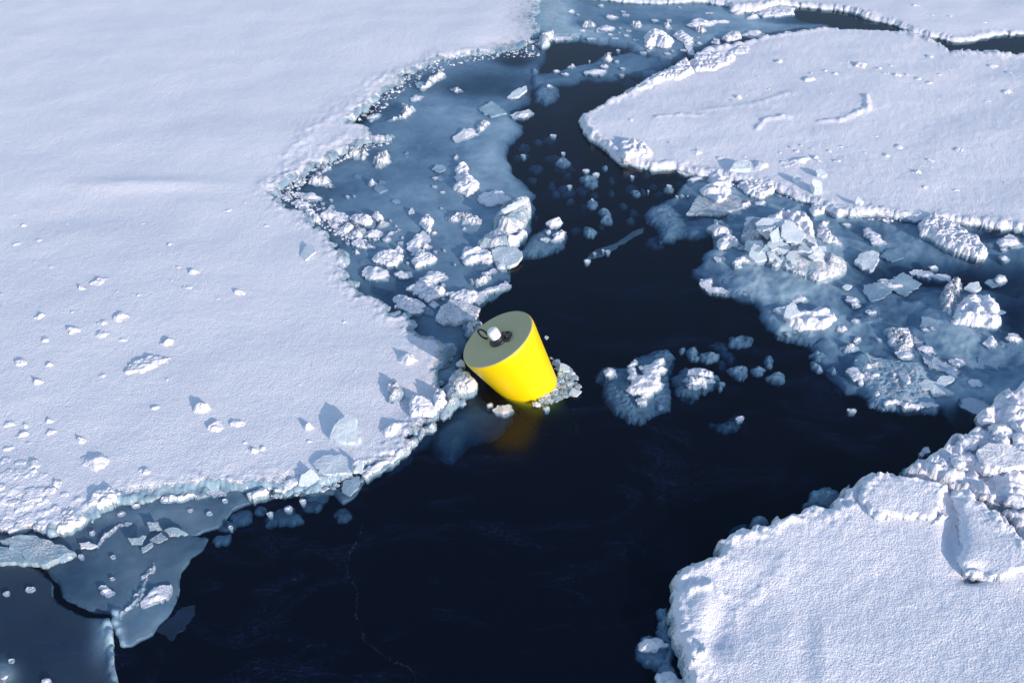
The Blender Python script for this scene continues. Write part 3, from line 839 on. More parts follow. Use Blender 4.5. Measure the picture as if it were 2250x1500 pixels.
# ------------------------------------------------------------------ the buoy
def make_buoy():
    yel = simple_mat("yellow_paint", (0.90, 0.64, 0.0), 0.42, bump=0.0015, bscale=60, var=0.04)
    m, nt, out = new_mat("weathered_top")
    tc = N(nt, 'ShaderNodeTexCoord')
    n1 = N(nt, 'ShaderNodeTexNoise', i_Scale=9.0, i_Detail=6.0, i_Roughness=0.7)
    n2 = N(nt, 'ShaderNodeTexNoise', i_Scale=160.0, i_Detail=2.0)
    gr = N(nt, 'ShaderNodeVectorMath', operation='LENGTH')
    for n in (n1, n2):
        nt.links.new(tc.outputs['Object'], n.inputs['Vector'])
    nt.links.new(tc.outputs['Object'], gr.inputs[0])
    base = mixc(nt, n1.outputs[0], (0.53, 0.455, 0.22), (0.63, 0.555, 0.30))
    base = mixc(nt, math_node(nt, 'MULTIPLY', n2.outputs[0], 0.3), base, (0.52, 0.53, 0.44))
    # worn-off grit round the fitting shows yellow
    rr = math_node(nt, 'MULTIPLY_ADD', gr.outputs['Value'], -9.0, 1.25, clamp=True)
    st = math_node(nt, 'MULTIPLY', rr, ramp(nt, n1.outputs[0], [(0.48, (0, 0, 0)), (0.60, (1, 1, 1))]))
    col = mixc(nt, math_node(nt, 'MULTIPLY', st, 0.75), base, (0.50, 0.42, 0.02))
    b = N(nt, 'ShaderNodeBsdfPrincipled', i_Roughness=0.8)
    nt.links.new(col, b.inputs['Base Color'])
    bp = N(nt, 'ShaderNodeBump', i_Strength=0.4, i_Distance=0.003)
    nt.links.new(n2.outputs[0], bp.inputs['Height'])
    nt.links.new(bp.outputs[0], b.inputs['Normal'])
    nt.links.new(b.outputs[0], out.inputs[0])
    top_m = m
    white = simple_mat("white_plastic", (0.82, 0.84, 0.88), 0.35, var=0.03)
    black = simple_mat("black_rubber", (0.018, 0.02, 0.026), 0.4, bump=0.001, bscale=120)
    wire = simple_mat("dark_wire", (0.03, 0.028, 0.026), 0.5, bump=0.001, bscale=200)
    root = bpy.data.objects.new("buoy", None)
    COL.objects.link(root)
    n = Vector((-0.485, 0.012, 0.876)).normalized()
    x0, y0 = W(1159, 838, 0.0)
    base = Vector((float(x0), float(y0), 0))
    L = 0.47
    root.location = base
    root.rotation_euler = n.to_track_quat('Z', 'Y').to_euler()
    tag(root, "tilted bright yellow tapered buoy with a grey-green lid standing in the dark water", "buoy")

    def lathe(name, prof, mat, parent, loc=(0, 0, 0), rot=(0, 0, 0), seg=96, cap=True, shear=None):
        V, F = [], []
        for (r, z) in prof:
            for i in range(seg):
                a = 2 * math.pi * i / seg
                V.append((r * math.cos(a), r * math.sin(a), z))
        for k in range(len(prof) - 1):
            for i in range(seg):
                j = (i + 1) % seg
                F.append((k * seg + i, k * seg + j, (k + 1) * seg + j, (k + 1) * seg + i))
        if cap:
            F.append(tuple(range(seg - 1, -1, -1)))
            F.append(tuple((len(prof) - 1) * seg + i for i in range(seg)))
        me = bpy.data.meshes.new(name)
        me.from_pydata(V, [], F)
        me.update()
        o = link_mesh(name, me, mat, parent)
        me.polygons[-1].use_smooth = False
        o.location = loc
        o.rotation_euler = rot
        return o
    R0 = 0.303
    def rad(z):                       # body radius by height above the water along the axis
        return R0 - 0.172 * (L - z)
    prof = [(rad(-0.62) * 0.4, -0.64), (rad(-0.62) * 0.85, -0.63), (rad(-0.62), -0.60)]
    for z in np.linspace(-0.58, L - 0.11, 24):
        prof.append((rad(z), float(z)))
    prof += [(rad(L - 0.09) + 0.001, L - 0.09), (rad(L - 0.07) + 0.001, L - 0.07), (rad(L - 0.04), L - 0.04), (rad(L - 0.02) - 0.002, L - 0.02), (rad(L) - 0.006, L - 0.007), (rad(L) - 0.009, L - 0.002)]
    body = lathe("body", prof, yel, root)
    lid = lathe("lid", [(R0 - 0.009, -0.006), (R0 - 0.0085, -0.001), (R0 - 0.0105, 0.0015), (R0 - 0.018, 0.002), (0.18, 0.0025), (0.06, 0.003), (0.004, 0.003)], top_m, root, loc=(0, 0, L))
    # fitting in the middle of the lid
    collar = lathe("collar", [(0.070, 0.0), (0.072, 0.009), (0.068, 0.016), (0.056, 0.018), (0.056, 0.030), (0.052, 0.036), (0.042, 0.038), (0.040, 0.03)], black, root, loc=(0.004, -0.012, L + 0.002), seg=48)
    cap = lathe("cap", [(0.040, 0.03), (0.043, 0.042), (0.044, 0.090), (0.042, 0.104), (0.035, 0.115), (0.022, 0.121), (0.004, 0.123)], white, root, loc=(0.004, -0.012, L + 0.002), seg=32)
    def torus(name, R_, r_, loc, rot, mat, parent, sx=1.0):
        V, F = [], []
        a_, b_ = 36, 10
        for i in range(a_):
            t = 2 * math.pi * i / a_
            for j in range(b_):
                p = 2 * math.pi * j / b_
                V.append(((R_ + r_ * math.cos(p)) * math.cos(t) * sx, (R_ + r_ * math.cos(p)) * math.sin(t), r_ * math.sin(p)))
        for i in range(a_):
            for j in range(b_):
                F.append((i * b_ + j, ((i + 1) % a_) * b_ + j, ((i + 1) % a_) * b_ + (j + 1) % b_, i * b_ + (j + 1) % b_))
        me = bpy.data.meshes.new(name)
        me.from_pydata(V, [], F)
        me.update()
        o = link_mesh(name, me, mat, parent)
        o.location = loc
        o.rotation_euler = rot
        return o
    bpy.context.view_layer.update()
    Mi = root.rotation_euler.to_matrix().inverted()
    def loc_of(px, py, up):           # point of the lid under a picture point, raised along the axis
        o = Vector((0, 0, CAM_H)); u = px - 1125; v = 750 - py
        d = Vector((u, FP * CP + v * SP, -FP * SP + v * CP))
        pl = base + n * L
        t = (pl - o).dot(n) / d.dot(n)
        q = Mi @ (o + d * t - base)
        return Vector((q.x, q.y, L + up))
    c0 = loc_of(1096, 748, 0.002)
    cap.scale = (1.0, 1.0, 0.95)
    collar.location = c0; cap.location = c0
    lp = loc_of(1067, 741, 0.036)
    r1 = torus("lifting_eye", 0.048, 0.0082, lp, (math.radians(52), math.radians(-30), math.radians(25)), wire, root, 0.85)
    r1.rotation_euler = (Mi @ Vector((.61, -.02, .79))).to_track_quat('Z', 'Y').to_euler()
    r2 = torus("shackle_ring", 0.030, 0.0055, loc_of(1112, 744, 0.030), (math.radians(55), math.radians(-20), math.radians(70)), wire, root, 0.9)
    r3 = torus("shackle_ring", 0.026, 0.0050, loc_of(1117, 746, 0.014), (math.radians(15), math.radians(25), 0), wire, root, 1.1)
    r4 = torus("mounting_ring", 0.048, 0.009, loc_of(1111, 741, 0.008), (0, 0, 0), black, root)
    return root
make_buoy()
# ---- snow lumps lying on the left floe: (x, y, w, h) in a zoomed picture
GL = "small snow lumps scattered over the left floe"
GLb = "small crusted snow lump with a bluish shadow, scattered on the wide left floe"
small_A = [(165,120,30,14),(65,145,35,10),(105,195,30,20),(80,275,50,18),(172,262,40,18),(300,190,30,12),(630,130,30,10),(645,188,45,14),(640,230,20,14),(1035,125,35,16),(1100,90,24,12),
 (770,280,45,18),(1195,195,36,14),(455,235,30,10),(515,225,30,12),(155,360,45,12),(235,380,45,14),(800,380,30,16),(565,355,25,16),(770,440,30,16),(840,475,55,16),(910,455,20,12),
 (625,505,24,26),(520,490,24,14),(985,520,30,12),(550,705,40,18),(465,868,44,20),(748,884,34,18),(1548,625,26,22),(1405,828,34,12),(1595,850,24,16),(700,1012,50,30),(1385,1160,40,22),
 (1340,910,60,12),(1180,1190,40,26),(1100,1170,30,20),(220,1070,40,30),(225,1120,50,30),(100,1130,50,30),(50,1080,60,24),(10,500,24,30),(8,555,20,20),(60,560,20,12),(320,580,22,16),
 (415,545,26,10),(350,290,20,8),(40,430,36,8),(90,385,40,10),(110,330,30,8),(240,480,20,8),(105,490,40,8),(880,1220,40,12),(1320,975,40,12),(1270,1000,30,10),(1130,700,20,8),(1865,885,18,12),
 (110,1090,50,20),(35,1195,50,24),(130,1170,30,14),(440,1200,24,18),(590,1160,18,10),(300,1040,20,10)]
for t in small_A:
    piece('snow_lump', GLb, '6', t, 'lump', None, 'A', group=GL, cat='snow lump')
for t, h, lb in [((370,475,38,30),.06,"bright snow lump left of the wide flat lump on the left floe"),
  ((455,445,84,40),.055,"wide low snow lump with a dark scooped hollow behind, far left floe"),
  ((870,395,55,34),.07,"sharp-shadowed snow lump in the upper middle of the left floe"),
  ((1075,490,54,34),.06,"lone rounded snow lump nearest the middle right of the left floe's open snow"),
  ((180,600,50,32),.06,"snow lump with icy glint near the left border of the floe"),
  ((540,600,74,36),.07,"largest lump of the cluster of three in the left floe's middle"),
  ((470,630,62,26),.04,"low middle lump of the diagonal cluster of three on the left floe"),
  ((450,675,66,34),.04,"lowest flat lump of the diagonal cluster of three on the left floe"),
  ((335,658,68,36),.07,"round bright snow lump left of the cluster of three"),
  ((205,705,46,28),.05,"tilted icy snow lump below the left border lumps"),
  ((755,712,64,46),.09,"glassy round snow ball casting a broad shadow on the left floe"),
  ((100,803,66,36),.06,"crumbled snow lump above the bottom left edge lumps"),
  ((222,818,46,26),.05,"small bright lump just right of the crumbled lump"),
  ((175,893,42,28),.06,"single pointed snow lump standing below the crumbled lump"),
  ((905,1008,72,60),.13,"tall jagged snow lump throwing a long shadow in the lower left floe"),
  ((970,1090,88,58),.07,"broad rough snow lump directly below the tall jagged one"),
  ((1065,1083,72,38),.06,"elongated snow lump right beside the broad rough one"),
  ((1385,1092,52,50),.09,"pointed snow lump left of the big clear ice shard"),
  ((1140,1195,54,50),.05,"half-buried icy lump in a small snow hollow on the lower floe"),
  ((365,1155,42,36),.06,"upright little lump above the long wedge of snow, lower left"),
  ((425,1240,124,66),.09,"long wedge-shaped snow block near the lower left edge"),
  ((150,1262,90,50),.07,"rough snow clump left of the long wedge, lower left"),
  ((655,1290,62,36),.05,"flat snow lump near the lower edge of the left floe"),
  ((250,1350,52,34),.05,"snow lump beside the overhanging mound at the lower left rim"),
  ((1830,787,100,60),.12,"bright knobbly snow lump nearest the yellow buoy, casting a long shadow")]:
    piece('snow_lump', lb, '6', t, 'lump', h * 0.85, 'A', cat='snow lump')
piece('snow_block', "tall broken snow block standing on the floe rim left of the buoy", 'b1', [(370,1250),(430,1160),(480,1180),(550,1300),(520,1360),(400,1400),(370,1390),(390,1320)], 'facet', .12, 'A')
for t in [(30,1310,110,50),(110,1300,90,50),(180,1320,90,46),(60,1370,110,50),(150,1390,110,60),(20,1420,70,50),(110,1440,90,50),(200,1420,70,40),(40,1480,90,50),(130,1500,100,50),(30,1530,80,40),(200,1480,60,40),
          (70,1430,60,40),(230,1380,50,30),(10,1360,50,40),(90,1260,50,24),(30,1250,50,24),(180,1535,60,30),(250,1460,40,30),(290,1400,40,24),(60,1550,60,30)]:
    piece('snow_chunk', "rough snow chunk in the crowded rubble at the left floe's bottom left corner", '6', t, 'block' if t[0] % 20 else 'lump', .020, 'A', group="rubble chunks at the bottom left corner of the left floe", cat='snow chunk')
piece('snow_mound', "overhanging snow mound with a bright lit lip on the lower left rim", '7', [(430,360),(450,300),(530,265),(585,290),(580,325),(480,355)], 'block', .06, zb=.045)
piece('snow_block', "square-cornered crusted snow block hanging over the wet ice, lower left", '7', [(275,490),(290,400),(350,370),(400,375),(430,420),(350,475)], 'block', .075, zb=.01)
slab('ice_shard', "large clear triangular ice shard standing on the left floe above its lower rim", '6', [(1480,1140),(1500,1090),(1560,1040),(1600,1060),(1620,1150),(1610,1172),(1540,1165)], .045, .06, (0.05, 0.38), 'A')
slab('ice_shard', "thin clear ice flake lying flat on the upper right of the left floe", '6', [(1350,330),(1365,290),(1400,275),(1420,310),(1390,335),(1370,352)], .02, .03, (0.3, 0.2), 'A')
piece('snow_plate', "long lens-shaped crusted snow plate tilted up in the middle of the left floe", '6', [(550,850),(600,805),(680,780),(755,790),(750,805),(670,840),(570,862)], 'block', .045, 'A')
slab('ice_shard', "broad pale clear ice plate lying on the floe's lower rim", '7', [(1545,150),(1600,115),(1690,105),(1745,140),(1740,200),(1600,205)], .03, .022, (0, 0.06), 'A')
slab('ice_shard', "upright five-sided clear ice plate at the lower rim of the left floe", '7', [(1475,260),(1490,210),(1540,180),(1580,220),(1550,250),(1520,262)], .03, .06, (-0.1, 0.7))
slab('ice_shard', "narrow snow-dusted ice sliver right of the broad clear plate", '7', [(1750,190),(1770,130),(1800,150),(1790,190)], .03, .09, (0.2, 0.5), 'A')
for i, (t, lb) in enumerate([([(1350,270),(1440,215),(1500,190),(1480,250),(1400,280)], "snowy rim lump left of the upright clear plate"),
    ([(1210,300),(1280,270),(1350,280),(1250,308)], "thin crusty snow strip trailing off the lower rim"),
    ([(1790,190),(1850,140),(1960,90),(1970,105),(1880,160),(1800,205)], "long bright snow curb along the lower rim of the left floe")]):
    piece('snow_ridge', lb, '7', t, 'lump', .05, zb=.03)
# rim beside the buoy
piece('snow_ridge', "high sunlit snow bank of the floe's tip touching the yellow buoy", 'b1', [(985,1290),(1005,1200),(1050,1080),(1180,1030),(1330,1165),(1320,1200),(1240,1280),(1100,1400),(1000,1490),(930,1500),(975,1380)], 'facet', .12, zb=.02)
piece('snow_block', "smooth-topped upright snow block left of the sunlit bank", 'b1', [(850,1380),(870,1300),(950,1275),(1000,1350),(1005,1420),(960,1455),(880,1450)], 'block', .12, zb=.04)
piece('snow_block', "wide knobbly snow block at the left end of the sunlit bank", 'b1', [(580,1400),(620,1330),(740,1320),(830,1350),(880,1440),(870,1500),(760,1530),(620,1510),(585,1450)], 'lump', .11, zb=.05)
piece('snow_lump', "small snow knob behind the buoy's left flank", 'b1', [(1120,970),(1170,930),(1205,1000),(1150,1005)], 'lump', .05, zb=.02)
piece('snow_lump', "curled snow lump on the rim below the tall broken block", '6', [(1700,1120),(1760,1080),(1830,1070),(1830,1110),(1760,1140)], 'lump', .06, 'A')

# ---- the grey ice sheet in the middle
mid = [("frosted triangular snow patch by the sheltered corner of the left floe", [(365,320),(450,250),(510,290),(560,330),(545,355),(430,350)], 'frost', .03),
 ("long rounded snow sausage near the sheltered corner of the left floe", [(285,390),(390,385),(465,415),(455,445),(380,440),(300,415)], 'lump', .06),
 ("small snow lump wedged in the sheltered corner of the left floe", [(155,400),(230,410),(260,430),(250,450),(160,425)], 'lump', .05),
 ("flat snow chunk third in the rubble row from the corner", [(264,460),(330,440),(370,470),(360,520),(300,500)], 'block', .06),
 ("pointed tilted snow slab leaning on the edge of the left floe", [(350,520),(400,510),(465,575),(440,600),(350,550)], 'block', .08),
 ("biggest knobbly pile in the rubble row along the left floe", [(450,530),(520,480),(600,520),(655,540),(650,580),(610,600),(540,570),(480,560)], 'lump', .11),
 ("crusty grey-white rubble chunk right of the biggest pile in the row", [(670,560),(740,550),(820,560),(820,610),(780,625),(700,590)], 'block', .08),
 ("rounded rubble chunk below the biggest pile in the row", [(515,590),(560,585),(605,610),(590,645),(540,630)], 'lump', .07),
 ("angular rubble chunk in the middle of the lower rubble row", [(600,640),(660,605),(705,620),(690,655),(630,670)], 'block', .07),
 ("icy cracked chunk with a clear tip in the lower rubble row", [(675,660),(740,640),(790,655),(760,700),(710,710)], 'facet', .08),
 ("smooth bright oblong snow chunk ending the lower rubble row", [(780,680),(830,645),(905,655),(905,680),(850,700),(790,700)], 'lump', .07),
 ("crumbly little chunk hugging the water's edge in the rubble row", [(550,660),(600,650),(640,670),(600,690)], 'lump', .04),
 ("small round chunk under the angular rubble chunk", [(640,690),(690,680),(710,710),(680,725)], 'lump', .05),
 ("low crusted patch below the lower rubble row", [(680,740),(740,715),(785,770),(760,785),(700,765)], 'block', .04),
 ("thin snow finger below the oblong chunk", [(785,750),(855,780),(850,795),(790,770)], 'lump', .03),
 ("small upright hooked snow chunk above the rubble row", [(825,555),(870,525),(900,570),(895,600),(870,590)], 'block', .09),
 ("frosty crumbs patch under the hooked chunk", [(865,600),(960,605),(950,630),(860,650)], 'frost', .03),
 ("thin diagonal snow streak right of the oblong chunk", [(915,690),(1000,655),(1030,650),(960,700)], 'frost', .03),
 ("lone little snow button below the diagonal snow streak", [(900,715),(940,700),(965,720),(930,740)], 'lump', .04),
 ("faint snow button at the end of the rubble row, near the floe", [(685,800),(720,790),(745,815),(710,828)], 'frost', .03),
 ("crumb-covered square snow block topping the tall cluster", [(1165,630),(1185,575),(1230,558),(1268,600),(1235,660),(1195,650)], 'block', .10),
 ("long upright snow cluster in the lower middle of the grey sheet", [(1075,740),(1130,680),(1190,645),(1230,680),(1225,720),(1170,760),(1150,800),(1100,815),(1070,780)], 'lump', .12),
 ("rounded snow lump at the right foot of the upright cluster", [(1165,745),(1200,725),(1245,765),(1190,785)], 'lump', .07),
 ("ragged snow arm reaching right from the upright cluster", [(1240,680),(1310,645),(1290,680),(1250,705)], 'frost', .04),
 ("triangular snow-crusted floe piece below the upright cluster", [(1095,880),(1160,790),(1230,815),(1285,860),(1220,890),(1130,915)], 'block', .07),
 ("broad crusted floe piece left of the triangular one", [(830,860),(900,800),(1000,800),(1045,840),(1020,890),(990,915),(900,900)], 'block', .07),
 ("little pointed piece touching the broad crusted floe piece", [(1000,770),(1055,800),(1030,820),(990,795)], 'block', .05),
 ("bright hummocky floe piece nearest the left floe's bulge", [(755,930),(790,900),(880,905),(935,940),(935,990),(860,995),(770,980)], 'lump', .08),
 ("flat frosted wedge between two floe pieces above the water pool", [(985,965),(1030,940),(1070,965),(1100,1000),(1010,990)], 'block', .03),
 ("rugged elongated snow pile above the two crusted rafts", [(1140,1010),(1230,940),(1340,935),(1360,975),(1270,1010),(1180,1025)], 'lump', .10),
 ("grey-flecked crusted raft with a left point, above the buoy", [(1060,1080),(1100,1040),(1230,1020),(1290,1050),(1350,1095),(1290,1140),(1215,1155),(1160,1110)], 'block', .08),
 ("heart-shaped porous snow raft beside the left floe's rim above the buoy", [(975,1160),(990,1125),(1060,1110),(1090,1140),(1140,1135),(1190,1180),(1165,1250),(1100,1240),(1020,1200)], 'block', .08),
 ("small crumbly chunk between the heart-shaped raft and the blue slab", [(1235,1185),(1260,1150),(1310,1180),(1270,1203)], 'lump', .04),
 ("flat snow-covered slab linking the raft to the bright curb", [(1350,1100),(1480,1075),(1560,1090),(1580,1130),(1520,1170),(1400,1160)], 'block', .05),
 ("bright straight snow curb along the sheet's edge above the buoy", [(1500,1125),(1640,1070),(1780,1008),(1797,1035),(1650,1110),(1560,1165)], 'lump', .06),
 ("frosty patch just behind the buoy's upper left rim", [(1450,1310),(1600,1300),(1620,1340),(1560,1400),(1500,1400)], 'frost', .03),
 ("tall narrow hummock standing alone in the middle of the grey sheet", [(1420,250),(1425,180),(1460,168),(1500,190),(1505,240),(1590,310),(1580,360),(1510,400),(1430,370),(1410,340),(1430,310),(1415,270)], 'lump', .13),
 ("tiny snow crumb just above the lone hummock", [(1405,140),(1430,120),(1435,145),(1415,155)], 'lump', .04),
 ("thin-edged oval snow cake at the upper left of the glassy crag", [(1560,430),(1600,385),(1690,365),(1760,385),(1805,420),(1760,450),(1680,475),(1590,460)], 'lump', .10),
 ("tall glassy ice crag on the right edge of the grey sheet", [(1680,560),(1730,500),(1850,450),(1950,440),(1950,520),(1890,600),(1880,640),(1790,650),(1720,620),(1690,600)], 'facet', .24),
 ("tumbled icy rubble heap below the glassy crag", [(1570,750),(1640,680),(1720,620),(1800,640),(1830,700),(1900,650),(1920,680),(1860,750),(1700,780),(1600,770)], 'facet', .15),
 ("snowy ice shoulder left of the oval ice disc", [(1430,830),(1490,765),(1580,760),(1660,780),(1700,830),(1660,880),(1590,870),(1540,890),(1480,880)], 'lump', .11),
 ("small frozen collar under the oval ice disc", [(1690,880),(1760,895),(1785,940),(1720,930)], 'lump', .05),
 ("small bright snow stroke above the crumb trail near the curb", [(1600,960),(1690,925),(1710,945),(1630,980)], 'lump', .04),
 ("crumb trail of snow on wet ice above the bright curb", [(1470,1000),(1560,1010),(1690,965),(1660,1010),(1580,1060),(1530,1040)], 'frost', .04),
 ("wide frosted patch left of the glassy crag's foot", [(1340,580),(1430,545),(1560,555),(1640,600),(1600,640),(1450,620)], 'frost', .02),
 ("small grey-white crumb under the wide frosted patch", [(1435,655),(1490,635),(1510,665)], 'frost', .03),
 ("round frosty snow puff above the upright cluster", [(1065,520),(1100,500),(1140,520),(1130,550),(1080,550)], 'frost', .03),
 ("lone snow scrap in the open left part of the grey sheet", [(780,320),(840,305),(865,330),(810,345)], 'frost', .03),
 ("smooth water-soaked ice lump in the upper part of the grey sheet", [(1035,110),(1080,90),(1110,155),(1060,165)], 'wet', .03),
 ("sunken pale ice ledge carrying three snow lumps right of the crag", [(1880,815),(1940,700),(2060,620),(2190,660),(2205,750),(2080,790),(1950,825)], 'wet', .01),
 ("topmost snow lump on the sunken ledge right of the crag", [(2050,590),(2090,570),(2170,555),(2160,600),(2110,630)], 'lump', .12),
 ("round snow ball on the sunken ledge right of the crag", [(2050,660),(2080,645),(2100,670),(2070,690)], 'lump', .06),
 ("widest snow lump along the front of the sunken ledge", [(2020,690),(2110,710),(2120,670),(2190,650),(2195,690),(2150,720),(2040,720)], 'lump', .10),
 ("cauliflower-like frost clump right of the stepped corner of the left floe", [(640,130),(660,90),(760,90),(815,130),(760,160),(680,150)], 'frost', .035),
 ("spreading frost clump right of the first cauliflower clump", [(820,170),(880,110),(950,120),(970,170),(900,220),(840,210)], 'frost', .035),
 ("small frost clump tucked under the stepped corner", [(440,210),(500,190),(545,220),(500,240)], 'frost', .03),
 ("tiny crumbs by the sheltered corner, between rim and triangle patch", [(270,290),(330,270),(340,330),(290,350)], 'frost', .03)]
for lb, pts, st, h in mid:
    nm = {'lump': 'snow_chunk', 'block': 'snow_raft', 'frost': 'frost_patch', 'facet': 'ice_crag', 'wet': 'sunken_ice'}[st]
    piece(nm, lb, '3', pts, st, h)
slab('ice_slab', "smooth bluish ice slab just above the buoy's lid", '3', [(1275,1280),(1310,1200),(1380,1150),(1500,1170),(1590,1210),(1560,1280),(1450,1310),(1330,1310)], .05, .03, (0, .05), mat=ICE, snowv=.62)
slab('ice_disc', "round-edged grey translucent ice disc jutting over the dark channel", '3', [(1670,800),(1740,770),(1840,780),(1885,810),(1888,850),(1860,890),(1800,915),(1740,895),(1690,860)], .04, .05, (0.1, .1))
slab('ice_shard', "thin pale ice blade standing on the glassy crag", '3', [(1740,520),(1830,465),(1930,430),(1935,437),(1850,490),(1760,530)], .03, .22, (0.0, .5))
for t in [(1275,290,40,20),(1270,350,30,20),(1325,388,40,26),(1320,505,20,10),(1275,810,30,12),(1340,800,20,14),(1415,900,14,8),(700,415,20,14),(720,440,18,12),(540,445,24,12),(480,465,24,26),(545,490,40,16),(655,750,30,12),
          (770,825,14,10),(1080,855,16,20),(1080,890,20,10),(1045,710,26,24),(1030,745,34,24),(1330,1145,26,14),(1330,1040,30,20),(655,420,20,12),(745,550,20,8),(630,600,20,14),(1000,630,20,8),(1020,655,26,10),(960,590,20,10),(190,330,20,14),(240,360,24,16),(300,345,26,20),(215,300,30,14),(1420,75,12,16),(1395,155,12,10),(1675,85,24,12),(1620,130,20,10)]:
    piece('snow_crumb', "small snow crumb strewn on the blue-grey sheet between the floe and the dark channel", '3', t, 'lump', None, group="snow crumbs on the blue-grey middle sheet", cat='snow crumb')
# upper part of the grey sheet
up = [("thin snow crust strip along the floe edge, upper left of the sheet", [(1080,585),(1140,530),(1200,490),(1265,475),(1260,500),(1180,550),(1100,600)], 'frost', .03),
 ("small oval snow button under the snow crust strip", [(1020,640),(1060,620),(1110,630),(1090,655),(1040,660)], 'lump', .05),
 ("star-shaped snow splash on the upper grey sheet", [(860,800),(960,760),(960,690),(995,675),(1000,710),(1070,720),(1020,760),(900,800)], 'frost', .04),
 ("flat snow tongue against the rim of the left floe, upper part", [(730,770),(800,745),(835,750),(790,775),(740,785)], 'lump', .04),
 ("short crumb streak near the top of the grey sheet", [(1275,575),(1330,580),(1380,595),(1320,605)], 'frost', .03),
 ("snow-topped ice cake left of the dark channel, upper middle", [(1310,890),(1380,840),(1440,840),(1460,880),(1400,905),(1330,925)], 'lump', .07),
 ("flat clear plate fringe right of the snow-topped cake", [(1440,830),(1520,790),(1575,815),(1540,850),(1460,885)], 'frost', .015),
 ("grey snow-rimmed ice piece floating at the left side of the upper channel", [(1685,750),(1720,735),(1800,712),(1840,735),(1790,765),(1700,768)], 'lump', .06)]
for lb, pts, st, h in up:
    piece({'lump': 'snow_chunk', 'frost': 'frost_patch'}[st], lb, '2', pts, st, h)
slab('ice_slab', "faint flat triangular ice plate frozen into the upper grey sheet", '2', [(1475,720),(1560,665),(1660,745),(1560,770)], .03, .008, (0, 0), mat=ICE, snowv=.12)
slab('ice_slab', "glassy tilted plate at the sheet's edge beside the upper channel", '2', [(1665,640),(1720,590),(1790,565),(1795,590),(1740,635),(1690,645)], .03, .03, (.1, .2))

